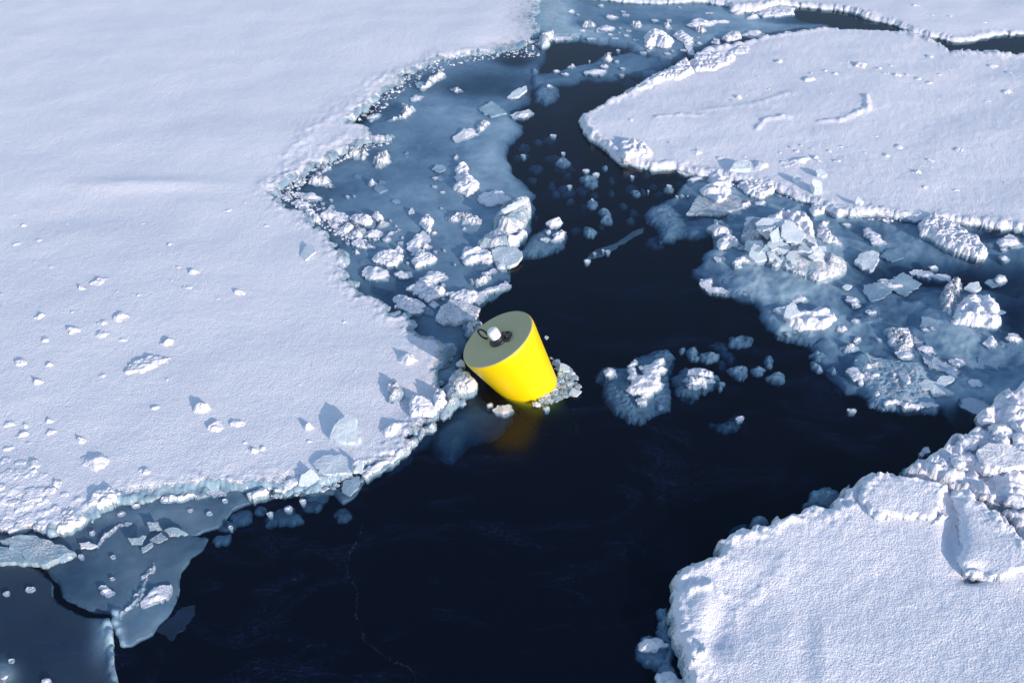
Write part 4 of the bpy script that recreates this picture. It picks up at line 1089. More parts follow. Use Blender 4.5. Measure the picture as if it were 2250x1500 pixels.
# ---- top centre: wet sheet, slush band
top = [("standing wedge of bright ice at the corner of left floe and top pool", [(110,330),(140,280),(250,250),(240,290),(200,350),(150,370)], 'facet', .16),
 ("snow kerb along the back of the top dark pool", [(200,330),(250,290),(400,295),(400,315),(280,322)], 'lump', .05),
 ("oval snow lump on the top wet sheet, nearest the left floe", (390,90,85,36), 'lump', .07), ("bright round snow lump in the middle of the top wet sheet", (730,130,95,54), 'lump', .09),
 ("loose frosty patch on the top wet sheet left of the low snow hill", (540,195,120,44), 'frost', .03), ("low snow hill behind the top dark pool", (690,225,150,55), 'lump', .08),
 ("round knob in front of the low snow hill", (710,278,44,36), 'lump', .05), ("snow lump right of the bright wedge, behind the pool", (485,255,75,34), 'lump', .06),
 ("thin crumbs beside the round knob behind the pool", (600,262,64,26), 'frost', .03), ("snow spur on the far rim of the top wet sheet", (640,40,50,40), 'lump', .06),
 ("solitary grey crumb near the far rim of the top wet sheet", (1290,55,28,30), 'lump', .04), ("isolated dotted frost oval on the top wet sheet", (935,203,120,40), 'frost', .03),
 ("small pair of snow nubs right of the low snow hill", (870,245,50,40), 'lump', .04), ("little snow fleck above the twin-peaked heap", (1085,165,60,26), 'lump', .03),
 ("thin branching snow scrap above the twin-peaked heap", (1180,205,70,40), 'frost', .04),
 ("spiky long snow drift on the far part of the top wet sheet", [(1340,190),(1380,155),(1450,140),(1520,160),(1700,160),(1690,175),(1600,180),(1560,200),(1470,210),(1390,210)], 'lump', .09),
 ("biggest twin-peaked bright snow heap on the top wet sheet", [(1000,260),(1050,225),(1090,245),(1180,265),(1250,310),(1230,350),(1150,360),(1100,330),(1060,370),(1010,350)], 'lump', .20),
 ("curved snow arm bending right of the twin-peaked heap", [(1240,270),(1300,240),(1360,280),(1400,310),(1400,400),(1420,435),(1370,430),(1330,340),(1260,300)], 'lump', .10),
 ("feathery snow scrap between drift and arrowhead floe", [(1400,250),(1450,230),(1510,250),(1500,280),(1420,265)], 'frost', .04),
 ("chunky snow raft lying against the arrowhead floe's far side", [(1630,310),(1680,265),(1780,265),(1790,310),(1700,335)], 'block', .09),
 ("long ragged snow bar beyond the arrowhead floe's berm", [(1780,280),(1910,235),(2010,280),(1950,300),(1830,292)], 'lump', .07),
 ("pointed snow nub by the chunky raft at the arrowhead floe", [(1560,330),(1590,295),(1630,340),(1590,355)], 'lump', .09),
 ("snow cushion piled on the far side of the arrowhead floe's edge", [(1450,420),(1500,370),(1590,345),(1600,380),(1540,410),(1470,440)], 'lump', .12),
 ("crumbly far bank of snow at the left end of the dark crack", [(1700,80),(1740,30),(1830,50),(1800,110),(1740,110)], 'lump', .09),
 ("small snow heap in front of the crumbly far bank", [(1840,140),(1900,95),(1950,130),(1860,150)], 'lump', .09),
 ("long crusted snow raft lying in the dark crack at the top", [(1920,110),(2000,60),(2240,60),(2230,115),(2090,130),(1980,135)], 'block', .05),
 ("snow button at the left end of the slush band", (270,580,60,34), 'lump', .05), ("tallest bright lump on the slush band across the channel", (670,540,75,44), 'lump', .09),
 ("long flat snow cake in the front of the slush band", (600,585,190,44), 'lump', .05), ("little snow heap left of the long flat cake on the band", (350,605,60,32), 'lump', .05),
 ("frosty crumbs at the back of the slush band", (690,470,90,44), 'frost', .04), ("grey ring-like crumb at the back right of the slush band", (770,500,40,30), 'lump', .04),
 ("thin crumb streak on the left half of the slush band", (400,540,70,22), 'frost', .03), ("tiny crumb at the right end of the slush band", (820,562,34,16), 'lump', .03),
 ("pale submerged cake touching the arrowhead floe by the slush band", (1050,580,150,60), 'wet', .02), ("dim blue block sunk deep below the slush band", (860,650,140,110), 'deep', .02),
 ("bright cap on a sunken lump at the top left of the channel", (215,700,56,50), 'lump', .06), ("hazy sunken lump at the top left of the channel", (190,710,190,150), 'wet', .02),
 ("grey translucent fragment left of the channel top", (95,570,70,50), 'wet', .03), ("small pale fragment under the slush band", (810,615,36,20), 'lump', .03)]
for lb, pts, st, h in top:
    piece({'lump': 'snow_chunk', 'block': 'snow_raft', 'frost': 'frost_patch', 'facet': 'ice_crag', 'wet': 'sunken_ice', 'deep': 'sunken_ice'}[st], lb, 'b6', pts, st, h)
for t in [(250,165,20,14),(340,155,18,16),(530,150,18,10),(820,97,40,8),(260,210,26,14),(450,120,30,6),(440,300,40,10),(560,318,80,14),(760,315,60,14),(850,292,50,12),(800,230,26,14),(790,268,26,12),(850,122,60,14),(1200,165,50,16),
          (1440,300,40,40),(1320,410,50,30),(1230,410,34,40),(1190,440,60,16),(1450,350,50,40),(1200,235,60,8),(1540,110,80,10),(930,330,60,8),(1460,60,14,10),(540,500,24,20),(710,435,26,12),(780,412,30,14),(1030,415,30,16),(990,432,60,16),(120,60,60,40),(60,150,70,40),(150,140,60,30),(200,90,40,24),(100,200,60,30),(170,190,50,22)]:
    piece('snow_crumb', "small snow crumb strewn over the wet sheet and slush band at the top centre", 'b6', t, 'lump', None, group="snow crumbs on the top centre sheet", cat='snow crumb')
# on the arrowhead floe's edge
piece('snow_plate', "big lifted snow plate lying on the arrowhead floe's upper left edge", 'b6', [(1370,510),(1430,440),(1560,430),(1690,440),(1750,460),(1720,495),(1640,545),(1600,580),(1430,585),(1400,540)], 'block', .075, 'B')
piece('snow_plate', "smaller thin snow plate behind the big lifted plate on the arrowhead floe", 'b6', [(1690,430),(1780,370),(1860,380),(1860,435),(1740,442)], 'block', .05, 'B')
piece('snow_ridge', "broken bright snow ridge along the arrowhead floe's edge below the lifted plate", 'b6', [(1010,670),(1200,560),(1350,480),(1420,585),(1290,650),(1210,640),(1080,690)], 'block', .085, 'B')
piece('snow_ridge', "rounded row of snow blocks toward the arrowhead floe's tip", 'b6', [(840,750),(1000,665),(1080,690),(1050,720),(950,752),(900,765)], 'lump', .06, 'B')
piece('snow_mound', "big rounded snow mound on the near edge of the arrowhead floe's tip", '4', [(350,650),(370,640),(420,650),(470,670),(500,700),(495,720),(440,730),(370,740),(345,700)], 'lump', .12, 'B')
for t in [(1100,285,38,26),(995,358,26,18),(1240,370,60,30),(1360,345,40,24),(1480,300,60,36),(1590,345,40,20),(1650,350,50,26),(905,455,40,24),(970,430,40,16),(1045,420,30,14),(1810,265,40,22),(2170,430,44,26),(2080,475,40,20),
          (1330,440,40,20),(400,565,40,24),(710,712,60,20),(585,670,24,14),(820,740,34,14),(935,735,24,12),(1655,690,50,18),(1600,730,60,24),(1800,750,46,24),(1745,810,44,26),(1780,875,40,16),(1925,895,36,16),(1640,830,34,14),(1450,790,24,12),
          (1270,740,40,24),(1370,755,40,24),(1940,700,40,16),(2160,860,30,14),(1150,690,24,12),(1200,680,24,12),(1250,700,30,14),(1300,690,24,12),(1330,710,30,12),(1180,710,24,12),(1100,720,30,16),(1410,740,24,12),(1500,720,20,10),(1480,680,20,10),(1390,690,20,10),
          (1700,350,40,18),(1750,370,40,16),(1800,390,36,14),(1850,350,40,20),(1900,330,40,16),(2100,310,60,20),(2180,340,50,20),(2000,400,30,14),(1250,345,30,20),(1310,330,30,16),(1420,290,24,14),(1560,320,30,16),(1620,310,30,16),(870,470,24,16),(940,450,24,14),
          (2120,500,24,12),(2240,480,20,12),(1550,640,24,10),(1820,655,24,10),(1950,640,20,8),(2040,540,24,10),(1110,800,24,10),(1640,950,24,10),(1940,1005,24,10),(2010,990,24,10),(2060,1010,24,10)]:
    piece('snow_lump', "small snow lump scattered over the arrowhead-shaped upper right floe", '4', t, 'lump', None, 'B', group="small snow lumps scattered over the arrowhead floe", cat='snow lump')
for t, h, lb in [([(1100,760),(1150,745),(1290,735),(1290,750),(1210,765),(1110,780)], .06, "long crusted snow bar on the near side of the arrowhead floe"),
                 ([(975,760),(1000,750),(1060,765),(1040,785),(985,800)], .06, "snow clump right of the clear block on the arrowhead floe")]:
    piece('snow_lump', lb, '4', t, 'lump', h, 'B')
slab('ice_block', "flat pale clear ice block near the arrowhead floe's near edge", '4', [(865,795),(885,765),(900,752),(965,760),(960,792),(915,796)], .05, .05, (0, .25), 'B')
slab('ice_shard', "cube-like clear ice shard casting a long shadow near the arrowhead floe's edge", '4', [(1248,860),(1258,840),(1290,850),(1306,870),(1290,898),(1265,890)], .07, .08, (-.2, .6), 'B')
slab('ice_shard', "thin flat clear shard above the cube-like one", '4', [(1268,798),(1300,797),(1326,815),(1310,828),(1278,820)], .03, .04, (-.1, .3), 'B')
slab('ice_shard', "rounded clear ice nub left of the cube-like shard", '4', [(1160,835),(1170,820),(1200,825),(1200,842),(1175,850)], .04, .05, (0, .3), 'B')
slab('ice_shard', "small upright clear triangle shard low on the arrowhead floe", '4', [(1458,950),(1472,925),(1498,948),(1480,958)], .03, .05, (0, .7), 'B')
for t in [(1740,25,50,16),(2060,105,30,12),(1820,70,30,12),(1840,45,30,10),(2170,20,30,12),(1960,20,30,10),(1900,75,24,10),(2120,60,24,10),(1780,60,24,10)]:
    piece('snow_lump', "small snow lump on the far floe along the top edge", '4', t, 'lump', None, 'D', group="small snow lumps on the far top floe", cat='snow lump')

# ---- right side: rubble mounds, rafts and plates on the slush
right5 = [("cauliflower-like snow rubble climbing from the slush to the arrowhead floe", [(320,290),(400,220),(380,150),(440,100),(520,90),(585,150),(590,230),(560,330),(500,400),(440,400),(390,340)], 'lump', .17),
 ("low snowy raft left of the cauliflower rubble under the arrowhead floe", [(70,110),(110,105),(200,115),(290,165),(280,180),(180,172)], 'lump', .05),
 ("thin snow strip between the low raft and the cauliflower rubble", [(210,200),(300,180),(370,190),(330,215),(230,222)], 'lump', .05),
 ("oval snowy floe with pushed-up front right of the cauliflower rubble", [(630,260),(760,200),(880,220),(960,260),(940,310),(850,370),(740,345),(700,290)], 'block', .10),
 ("ring-shaped snow block by the arrowhead floe's near edge", [(1260,480),(1290,420),(1350,408),(1410,460),(1380,500),(1300,525)], 'block', .07),
 ("snow crust scrap right of the ring-shaped block", [(1420,470),(1480,460),(1490,495),(1430,500)], 'lump', .04),
 ("dotted knobbly snow lump drifting alone right of the great mound", [(1720,630),(1760,610),(1800,640),(1850,670),(1920,745),(1890,775),(1810,770),(1760,700)], 'lump', .08),
 ("great mound of stacked glassy plates in the right slush", [(650,690),(720,510),(860,540),(940,510),(1130,540),(1200,640),(1300,760),(1420,830),(1580,900),(1580,960),(1450,1020),(1350,1070),(1200,1000),(1050,930),(990,940),(900,900),(760,910),(680,900),(600,930),(580,910),(690,830),(700,740)], 'facet', .20),
 ("snowy crest along the back of the great glassy mound", [(880,530),(1010,460),(1120,480),(1230,500),(1300,600),(1300,700),(1350,760),(1300,790),(1200,660),(1050,570),(950,555)], 'lump', .26),
 ("brightest snow cap at the right end of the great glassy mound", [(1370,920),(1440,850),(1540,860),(1585,930),(1550,990),(1440,1000)], 'lump', .24),
 ("square snow-topped block at the left foot of the great mound", [(460,750),(530,680),(640,720),(650,770),(560,800),(470,812)], 'block', .10),
 ("glassy rounded block above the square one left of the great mound", [(375,630),(440,550),(510,560),(580,640),(570,680),(440,685)], 'facet', .10),
 ("stack of white broken blocks behind the great mound's right slope", [(1320,620),(1360,580),(1440,565),(1400,620),(1450,700),(1500,745),(1400,740),(1340,690)], 'block', .10),
 ("snow-speckled ice knuckle at the left tip of the right slush sheet", [(310,1120),(330,1070),(400,1060),(430,1130),(540,1170),(540,1200),(440,1190),(360,1165)], 'lump', .05),
 ("smooth glowing snow dome with soft sunken right side", [(1040,1380),(1060,1310),(1130,1270),(1180,1330),(1260,1330),(1330,1290),(1440,1310),(1500,1380),(1440,1470),(1300,1500),(1150,1490),(1060,1450)], 'lump', .15),
 ("pale wet wing of ice stretching left from the great mound", [(365,840),(450,850),(560,830),(690,800),(640,880),(570,930),(440,915)], 'wet', .03),
 ("slushy shelf in front of the great mound", [(600,930),(900,920),(1200,1010),(1350,1080),(1250,1130),(1000,1120),(800,1080),(600,1060),(420,1000)], 'wet', .03),
 ("soft grey slush apron around the snow dome's front", [(900,1420),(1050,1460),(1300,1520),(1480,1480),(1560,1400),(1540,1550),(1300,1640),(1000,1560)], 'wet', .02),
 ("wet ragged plate left of the snow dome", [(845,1330),(930,1330),(950,1400),(900,1440)], 'wet', .03),
 ("crusty snow fringe on the wet plate right of the cauliflower rubble", [(640,440),(720,400),(790,400),(740,440),(680,470)], 'frost', .04),
 ("low wet hummock between the cauliflower rubble and the glassy block", [(510,540),(580,490),(640,520),(620,590),(540,610)], 'wet', .05)]
for lb, pts, st, h in right5:
    if st == 'facet' and h == .20: h = .22
    h = h if h < .04 else h * .85
    piece({'lump': 'snow_mound' if h > .12 else 'snow_chunk', 'block': 'snow_raft', 'frost': 'frost_patch', 'facet': 'ice_mound', 'wet': 'sunken_ice'}[st], lb, 'b5', pts, st, h, zb=.01 if st in ('facet',) else None)
slab('ice_plate', "flat bluish wet ice plate below the cauliflower rubble", 'b5', [(190,505),(290,350),(420,400),(560,350),(640,350),(680,450),(560,490),(480,520),(330,510)], .04, .02, (0, 0), mat=ICE, snowv=.42)
slab('ice_shard', "clear gem-like ice shard with frosted rims right of the great mound", 'b5', [(1650,920),(1700,850),(1800,830),(1865,850),(1850,930),(1810,1000),(1700,960)], .04, .04, (.05, .15))
slab('ice_shard', "little almond-shaped clear shard below the gem-like one", 'b5', [(1540,1143),(1580,1122),(1635,1130),(1600,1165)], .02, .02, (0, .1))
slab('ice_shard', "pointed clear shard leaning on the left of the snow dome", 'b5', [(1040,1390),(1060,1310),(1125,1272),(1150,1330),(1180,1360),(1100,1400)], .03, .13, (.2, .5))
slab('ice_shard', "flat bluish shard left of the snow dome", 'b5', [(945,1340),(1060,1305),(1040,1385),(985,1370)], .03, .02, (0, 0))
for q, lb in [([(790,590),(870,545),(960,560),(1060,570),(960,640),(900,720),(800,640)], "large clear plate high on the great mound, left of its crest"), ([(1010,700),(1020,600),(1110,580),(1230,690),(1180,760),(1060,750)], "smooth clear plate in the middle of the great mound"),
          ([(730,870),(780,760),(880,830),(890,905),(790,920)], "thin clear plate at the mound's lower left foot"), ([(1050,880),(1100,830),(1230,900),(1220,970),(1140,970)], "clear plate at the mound's lower front"),
          ([(890,850),(950,800),(1020,870),(1000,900),(910,900)], "small clear plate between the two lower plates of the mound"), ([(910,690),(990,620),(1000,740),(930,750)], "upright clear plate leaning amid the great mound")]:
    hh = .21 if 'middle' in lb or 'high' in lb or 'upright' in lb else .10
    slab('ice_plate', lb, 'b5', q, .025, hh, (random.Random(len(lb)).uniform(-.15, .15), .38 if 'upright' not in lb else .8))
piece('snow_plank', "long snow-covered plank of ice sloping from the arrowhead floe into the slush", 'p', [(2022,484),(2045,469),(2082,480),(2120,503),(2155,530),(2171,550),(2166,561),(2148,562),(2100,546),(2060,526),(2030,512)], 'block', .11, zb=.02)
right4 = [("big bright snow boulder with icy lower rim at the right side", [(1200,640),(1240,560),(1300,500),(1420,480),(1530,520),(1575,600),(1560,650),(1600,700),(1550,740),(1400,720),(1300,710),(1200,700)], 'lump', .20),
 ("bluish slushy snow skirt on the left of the bright boulder", [(1090,560),(1130,440),(1200,410),(1290,440),(1260,520),(1220,600),(1190,680),(1110,640)], 'frost', .06),
 ("low snow ruffle on grey slush left of centre right", [(600,425),(680,390),(760,420),(830,430),(800,460),(700,455),(620,445)], 'lump', .05),
 ("wavy low snow ridge above the dark slush basin", [(850,330),(950,310),(1050,350),(1180,355),(1180,395),(1050,385),(950,365),(870,350)], 'lump', .05),
 ("slim snow dash above the wavy low ridge", [(1010,285),(1060,283),(1110,305),(1040,311)], 'lump', .04),
 ("twin-humped grey snow lump right of the plank's end", [(1540,100),(1600,50),(1660,40),(1720,80),(1740,130),(1640,132),(1560,122)], 'lump', .09),
 ("small lump below the twin-humped one", [(1555,220),(1600,205),(1650,235),(1590,247)], 'lump', .05),
 ("rough little cone of snow in the dark teal water, right", [(1520,380),(1560,350),(1600,360),(1620,400),(1560,412)], 'lump', .08),
 ("left of the two soft snow puffs near the right edge", [(1440,870),(1480,815),(1540,850),(1530,900),(1470,900)], 'lump', .08),
 ("right of the two soft snow puffs, at the right edge", [(1610,830),(1670,790),(1740,840),(1720,865),(1640,862)], 'lump', .08),
 ("hazy sunken base under the two soft snow puffs", [(1400,890),(1480,860),(1700,850),(1760,900),(1700,960),(1480,960)], 'wet', .02),
 ("rough grey pancake floe sprinkled with snow, lower right slush", [(375,1090),(440,1030),(460,950),(550,930),(620,970),(740,990),(930,1010),(1030,1080),(1060,1160),(1100,1280),(1105,1340),(1090,1370),(950,1370),(750,1350),(670,1370),(600,1320),(530,1200),(470,1150)], 'rough', .03),
 ("snow cube standing on the left of the grey pancake floe", [(520,1050),(550,1030),(590,1060),(560,1090)], 'lump', .08),
 ("bright pointed snow lump in the middle of the grey pancake floe", [(780,1090),(820,1075),(875,1100),(880,1190),(850,1200),(790,1140)], 'lump', .11),
 ("rounded snow shoulder on the left rim of the grey pancake floe", [(380,1090),(440,1045),(500,1090),(525,1160),(500,1180),(430,1125)], 'lump', .08),
 ("tiny snow stub at the lower left of the grey pancake floe", [(600,1250),(620,1230),(645,1270),(620,1282)], 'lump', .06),
 ("short snow bar across the middle of the grey pancake floe", [(560,1120),(680,1098),(665,1130),(570,1142)], 'lump', .06),
 ("snow rim along the front of the grey pancake floe", [(660,1320),(860,1325),(1080,1340),(1090,1362),(900,1355),(680,1345)], 'lump', .035),
 ("kite-shaped grey ice piece above the pancake floe", [(670,790),(760,760),(860,765),(890,810),(900,880),(850,950),(800,975),(750,940)], 'frost', .02),
 ("snow chain winding down the slush from the boulder to the right heap", [(900,830),(960,840),(1000,900),(1060,980),(1180,1030),(1250,1090),(1260,1180),(1340,1250),(1440,1310),(1520,1360),(1480,1440),(1400,1430),(1260,1360),(1280,1290),(1190,1230),(1230,1170),(1150,1110),(1060,1070),(990,1020),(950,950)], 'chain', .07),
 ("thin lens of grey ice left above the pancake floe", [(320,912),(400,885),(480,905),(470,938),(380,942)], 'frost', .03),
 ("small bent snow scrap above the thin grey lens", [(430,850),(460,830),(500,840),(460,885)], 'lump', .04),
 ("rounded waterlogged lump at the slush's left corner, upper one", [(100,960),(160,930),(250,980),(240,1010),(150,1012)], 'wet', .04),
 ("slim waterlogged lump at the slush's left corner, middle one", [(110,1020),(150,1030),(210,1080),(180,1092),(120,1062)], 'wet', .04),
 ("round waterlogged lump left of the pancake floe's rim", [(240,1080),(280,1055),(320,1100),(290,1122)], 'wet', .05),
 ("dim long sunken lump below the waterlogged lumps", [(300,1220),(350,1185),(440,1220),(420,1260),(340,1255)], 'deep', .03),
 ("smooth domed grey plate awash in the middle of the slush", [(420,700),(520,560),(590,540),(660,590),(680,680),(660,780),(500,775)], 'wet', .02),
 ("glossy dark grey cake in front of the bright boulder", [(1130,770),(1200,710),(1400,730),(1600,760),(1560,800),(1300,820),(1150,810)], 'wet', .02)]
for lb, pts, st, h in right4:
    st2 = {'rough': 'wet', 'chain': 'lump'}.get(st, st)
    nm = {'lump': 'snow_mound' if h > .12 else 'snow_chunk', 'frost': 'frost_patch', 'wet': 'sunken_ice', 'deep': 'sunken_ice', 'rough': 'pancake_floe', 'chain': 'snow_ridge'}[st]
    zb = {'rough': .018, 'chain': -.02}.get(st)
    if 'standing on' in lb or 'pancake floe' in lb and st == 'lump': zb = .012
    piece(nm, lb, 'b4', pts, st2, h * (.85 if h > .04 else 1), zb=zb)
slab('ice_shard', "curved clear ice lip at the upper left of the bright boulder", 'b4', [(1290,455),(1330,420),(1400,415),(1420,460),(1370,490)], .03, .05, (0, .2))
slab('ice_plate', "jagged clear plates jutting from the pancake floe's right side", 'b4', [(930,1185),(990,1160),(1070,1180),(1100,1140),(1180,1130),(1220,1150),(1130,1220),(1210,1270),(1050,1280),(1030,1240),(960,1230)], .03, .03, (0, .05))
RS = random.Random(5)
for i in range(45):                   # crumbs on the slush sheet
    while True:
        x, y = RS.uniform(1560, 2250), RS.uniform(420, 900)
        if not (1520 + (y > 560) * 60 < x): continue
        if y < 400 + (x - 1600) * 0.17 + 20: continue
        if y > 760 and x < 1850: continue
        xx, yy = W(x, y, 0)
        if Hs.z_at(float(xx), float(yy)) > -0.09: break
    w = RS.choice((8, 10, 12, 14, 18, 24))
    piece('snow_crumb', "small snow crumb frozen into the wide grey slush sheet on the right", 'p', (x, y, w * RS.uniform(1, 1.8), w * .7), 'lump', .012 + w * .0012, group="snow crumbs on the right slush sheet", cat='snow crumb')

_mp = zc('b5', [(650,690),(720,510),(860,540),(940,510),(1130,540),(1200,640),(1300,760),(1420,830),(1450,1000),(1350,1050),(1200,1000),(1050,930),(990,940),(900,900),(760,910),(680,900),(690,830),(700,740)])
_mx, _my = W([q[0] for q in _mp], [q[1] for q in _mp], .05)
_mpoly = list(zip(_mx.tolist(), _my.tolist()))
_R = random.Random(77)
_k = 0
while _k < 15:
    x, y = _R.uniform(1630, 1815), _R.uniform(480, 600)
    xx, yy = W(x, y, .1)
    d_ = poly_sd(np.array([float(xx)]), np.array([float(yy)]), _mpoly)[0]
    if d_ < 0.05: continue
    gx_ = (poly_sd(np.array([float(xx) + .03]), np.array([float(yy)]), _mpoly)[0] - d_) / .03
    gy_ = (poly_sd(np.array([float(xx)]), np.array([float(yy) + .03]), _mpoly)[0] - d_) / .03
    w = _R.uniform(13, 26)
    a0 = _R.uniform(0, 6.28)
    pts = [(x + w * _R.uniform(.6, 1.2) * math.cos(a0 + i * 1.2566), y + .75 * w * _R.uniform(.6, 1.2) * math.sin(a0 + i * 1.2566)) for i in range(5)]
    slab('ice_plate', "broken clear ice plate stacked among others on the great glassy mound", 'p', pts, .018, .03 + .13 * min(d_ / .2, 1) ** .6, (.35 * gx_ + _R.uniform(-.1, .1), .35 * gy_ + _R.uniform(-.1, .1)), group="broken plates stacked on the great mound")
    _k += 1
def flakes(n, test, label, group, seed, lo, hi):
    R = random.Random(seed)
    k = 0
    while k < n:
        x, y = R.uniform(600, 2250), R.uniform(10, 900)
        if not test(x, y): continue
        w = R.uniform(lo, hi) * (0.45 + y / 1100)
        a0 = R.uniform(0, 6.28)
        m_ = R.choice((4, 5, 5, 6))
        pts = [(x + w * R.uniform(.6, 1.2) * math.cos(a0 + i * 6.283 / m_), y + .55 * w * R.uniform(.6, 1.2) * math.sin(a0 + i * 6.283 / m_)) for i in range(m_)]
        slab('ice_flake', label, 'p', pts, R.uniform(.01, .022), R.choice((-.02, -.012, -.006, .002)), (R.uniform(-.05, .05), R.uniform(-.04, .10)), mat=ICE, snowv=R.uniform(-.1, .32), group=group, cat='ice flake')
        k += 1
def inside(fl, x, y, mg=0.0):
    xx, yy = W(x, y, 0)
    return poly_sd(np.array([float(xx)]), np.array([float(yy)]), fl.poly)[0] > mg
flakes(15, lambda x, y: x > 1500 and inside(Hs, x, y, .05) and not inside(B, x, y, -.05) and not inside(Ef, x, y), "thin flat ice flake lying awash in the grey slush on the right", "thin ice flakes awash on the right slush", 11, 12, 44)
flakes(16, lambda x, y: inside(G, x, y, .08) and not inside(A, x, y, -.08) and x < 1150, "thin flat ice flake frozen into the blue-grey sheet left of the channel", "thin ice flakes in the middle sheet", 12, 10, 30)

# ---- floaters in the dark channel
fl = [("grey translucent floe with soft rounded outline right of the buoy", [(120,540),(170,460),(250,435),(330,460),(450,450),(540,350),(700,290),(830,260),(885,330),(880,500),(880,700),(870,800),(850,860),(720,910),(620,975),(480,960),(330,880),(240,800),(200,720),(190,620)], 'wet', .03),
 ("heaped snow on the translucent floe right of the buoy", [(445,700),(500,600),(450,580),(470,450),(515,360),(545,400),(530,500),(600,540),(640,500),(590,480),(590,450),(690,430),(700,390),(770,370),(840,375),(840,420),(780,450),(825,480),(800,520),(750,520),(780,580),(790,620),(770,660),(720,720),(600,735),(500,735)], 'lump', .075),
 ("small snow knob on the left lobe of the translucent floe", [(205,510),(260,465),(300,480),(335,550),(280,560),(230,545)], 'lump', .06),
 ("square snow knob at the front of the translucent floe", [(530,790),(600,740),(650,790),(630,830),(560,825)], 'lump', .07),
 ("oval grey cake floating right of the translucent floe", [(915,560),(970,500),(1050,470),(1300,510),(1370,560),(1300,640),(1180,680),(1140,720),(1090,740),(960,720),(910,650)], 'wet', .02),
 ("crest of snow on the back of the oval grey cake", [(1050,480),(1130,455),(1230,475),(1295,520),(1290,550),(1180,550),(1060,545)], 'lump', .08),
 ("frosted raised rim plate on the oval grey cake", [(975,590),(1060,560),(1300,570),(1300,600),(1230,650),(1120,675),(1010,640)], 'frost', .015),
 ("faint hazy tail sunk below the oval grey cake", [(950,740),(1100,730),(1100,790),(1080,810),(980,770)], 'deep', .02),
 ("topmost round grey cake of the drifting group", [(1455,210),(1500,160),(1570,140),(1680,170),(1680,230),(1560,255),(1470,240)], 'wet', .03),
 ("long dim sunken cake under the topmost round one", [(1250,240),(1320,210),(1420,240),(1490,370),(1480,420),(1420,400),(1330,290)], 'deep', .02),
 ("lumpy grey cake in the middle of the drifting group", [(1160,340),(1250,310),(1350,330),(1350,380),(1240,410),(1170,380)], 'wet', .05),
 ("pointed grey cake at the left of the drifting group", [(1020,310),(1100,260),(1150,310),(1140,390),(1060,370)], 'wet', .05),
 ("small nub left of the pointed grey cake", [(955,300),(1000,275),(1020,300),(980,325)], 'wet', .04),
 ("dim cake below the lumpy one in the drifting group", [(1330,400),(1400,410),(1420,480),(1370,490)], 'deep', .02),
 ("paired grey cake in the lower row of the drifting group", [(1440,490),(1530,445),(1630,470),(1640,540),(1580,575),(1500,540)], 'wet', .05),
 ("oval grey cake right of the paired one", [(1670,490),(1740,460),(1810,490),(1770,540),(1700,530)], 'wet', .04),
 ("round grey cake at the upper right of the lower row", [(1800,400),(1850,355),(1880,420),(1860,470),(1810,450)], 'wet', .04),
 ("rightmost crusty grey cake of the drifting group", [(1820,560),(1900,525),(1990,530),(2000,600),(1950,625),(1870,600)], 'wet', .05),
 ("small round cake at the lower right of the translucent floe", [(700,830),(770,815),(810,870),(740,885)], 'wet', .03),
 ("tiny cake below the right end of the oval grey cake", [(1330,620),(1380,610),(1420,630),(1370,650)], 'wet', .03),
 ("tiny round cake under the other tiny one", [(1345,665),(1380,660),(1380,688),(1350,688)], 'wet', .03),
 ("faint sunken plate with glints, alone in the dark lower channel", [(1250,1010),(1430,1010),(1520,940),(1600,970),(1570,1040),(1470,1100),(1350,1070)], 'deep', .04),
 ("bluish glinting crumb on the faint sunken plate", [(1515,985),(1560,960),(1605,968),(1550,1000)], 'lump', .02)]
for lb, pts, st, h in fl:
    piece({'lump': 'snow_heap', 'frost': 'frost_patch', 'wet': 'ice_cake', 'deep': 'sunken_ice'}[st], lb, 'b2', pts, st, h, zb=-.036 if st == 'wet' else None)
for t in [(340,520,60,40),(430,500,90,40),(325,710,90,60),(530,715,130,40),(545,860,110,80),(670,865,80,60),(440,840,40,60),(300,800,70,30),(685,995,45,35),(965,988,60,40),(1040,1040,60,40),(625,1165,80,50),(805,1145,30,20),(1030,795,40,24),
          (1030,860,80,50),(1390,820,90,50),(880,800,40,40),(880,900,40,30),(1110,890,50,40),(1230,900,60,40),(460,640,120,40),(240,560,80,40),(560,770,60,30),(740,845,40,20),(330,1080,30,20),(470,900,60,40),(1010,760,90,40),(1130,760,80,40),(1180,850,60,40),(760,910,50,30),(580,960,60,30),(190,640,60,30),(250,620,40,20),(1020,1100,60,30),(1200,1240,140,80)]:
    piece('sunken_ice', "dim submerged ice lump drifting under the dark channel surface", 'b3', t, 'deep', .03, group="submerged ice lumps in the dark channel", cat='submerged ice')
for t in [(530,660,110,60),(740,965,75,70),(830,1030,90,50),(850,1085,90,55),(720,1165,90,70),(1065,895,70,40),(1300,870,70,40),(235,635,50,22),(830,715,40,24),(720,790,130,80)]:
    piece('ice_cake', "rounded grey ice cake barely breaking the dark channel surface", 'b3', t, 'wet', .04, group="half-sunken grey cakes in the channel", cat='ice cake')
for t in [(570,858,35,24),(230,634,28,16),(525,618,28,20),(1395,930,24,16),(1440,930,20,14),(1360,935,20,14),(765,770,50,26),(690,745,50,20),(740,958,24,20),(455,490,50,14),(1150,895,14,10),(700,1405,52,28),(855,1335,36,28),(820,1330,22,16),(755,1352,24,16),(1030,790,30,14),(1300,858,40,16)]:
    piece('ice_crumb', "tiny white ice crumb floating in the dark channel", 'b3', t, 'lump', None, group="tiny white crumbs in the dark channel", cat='ice crumb')
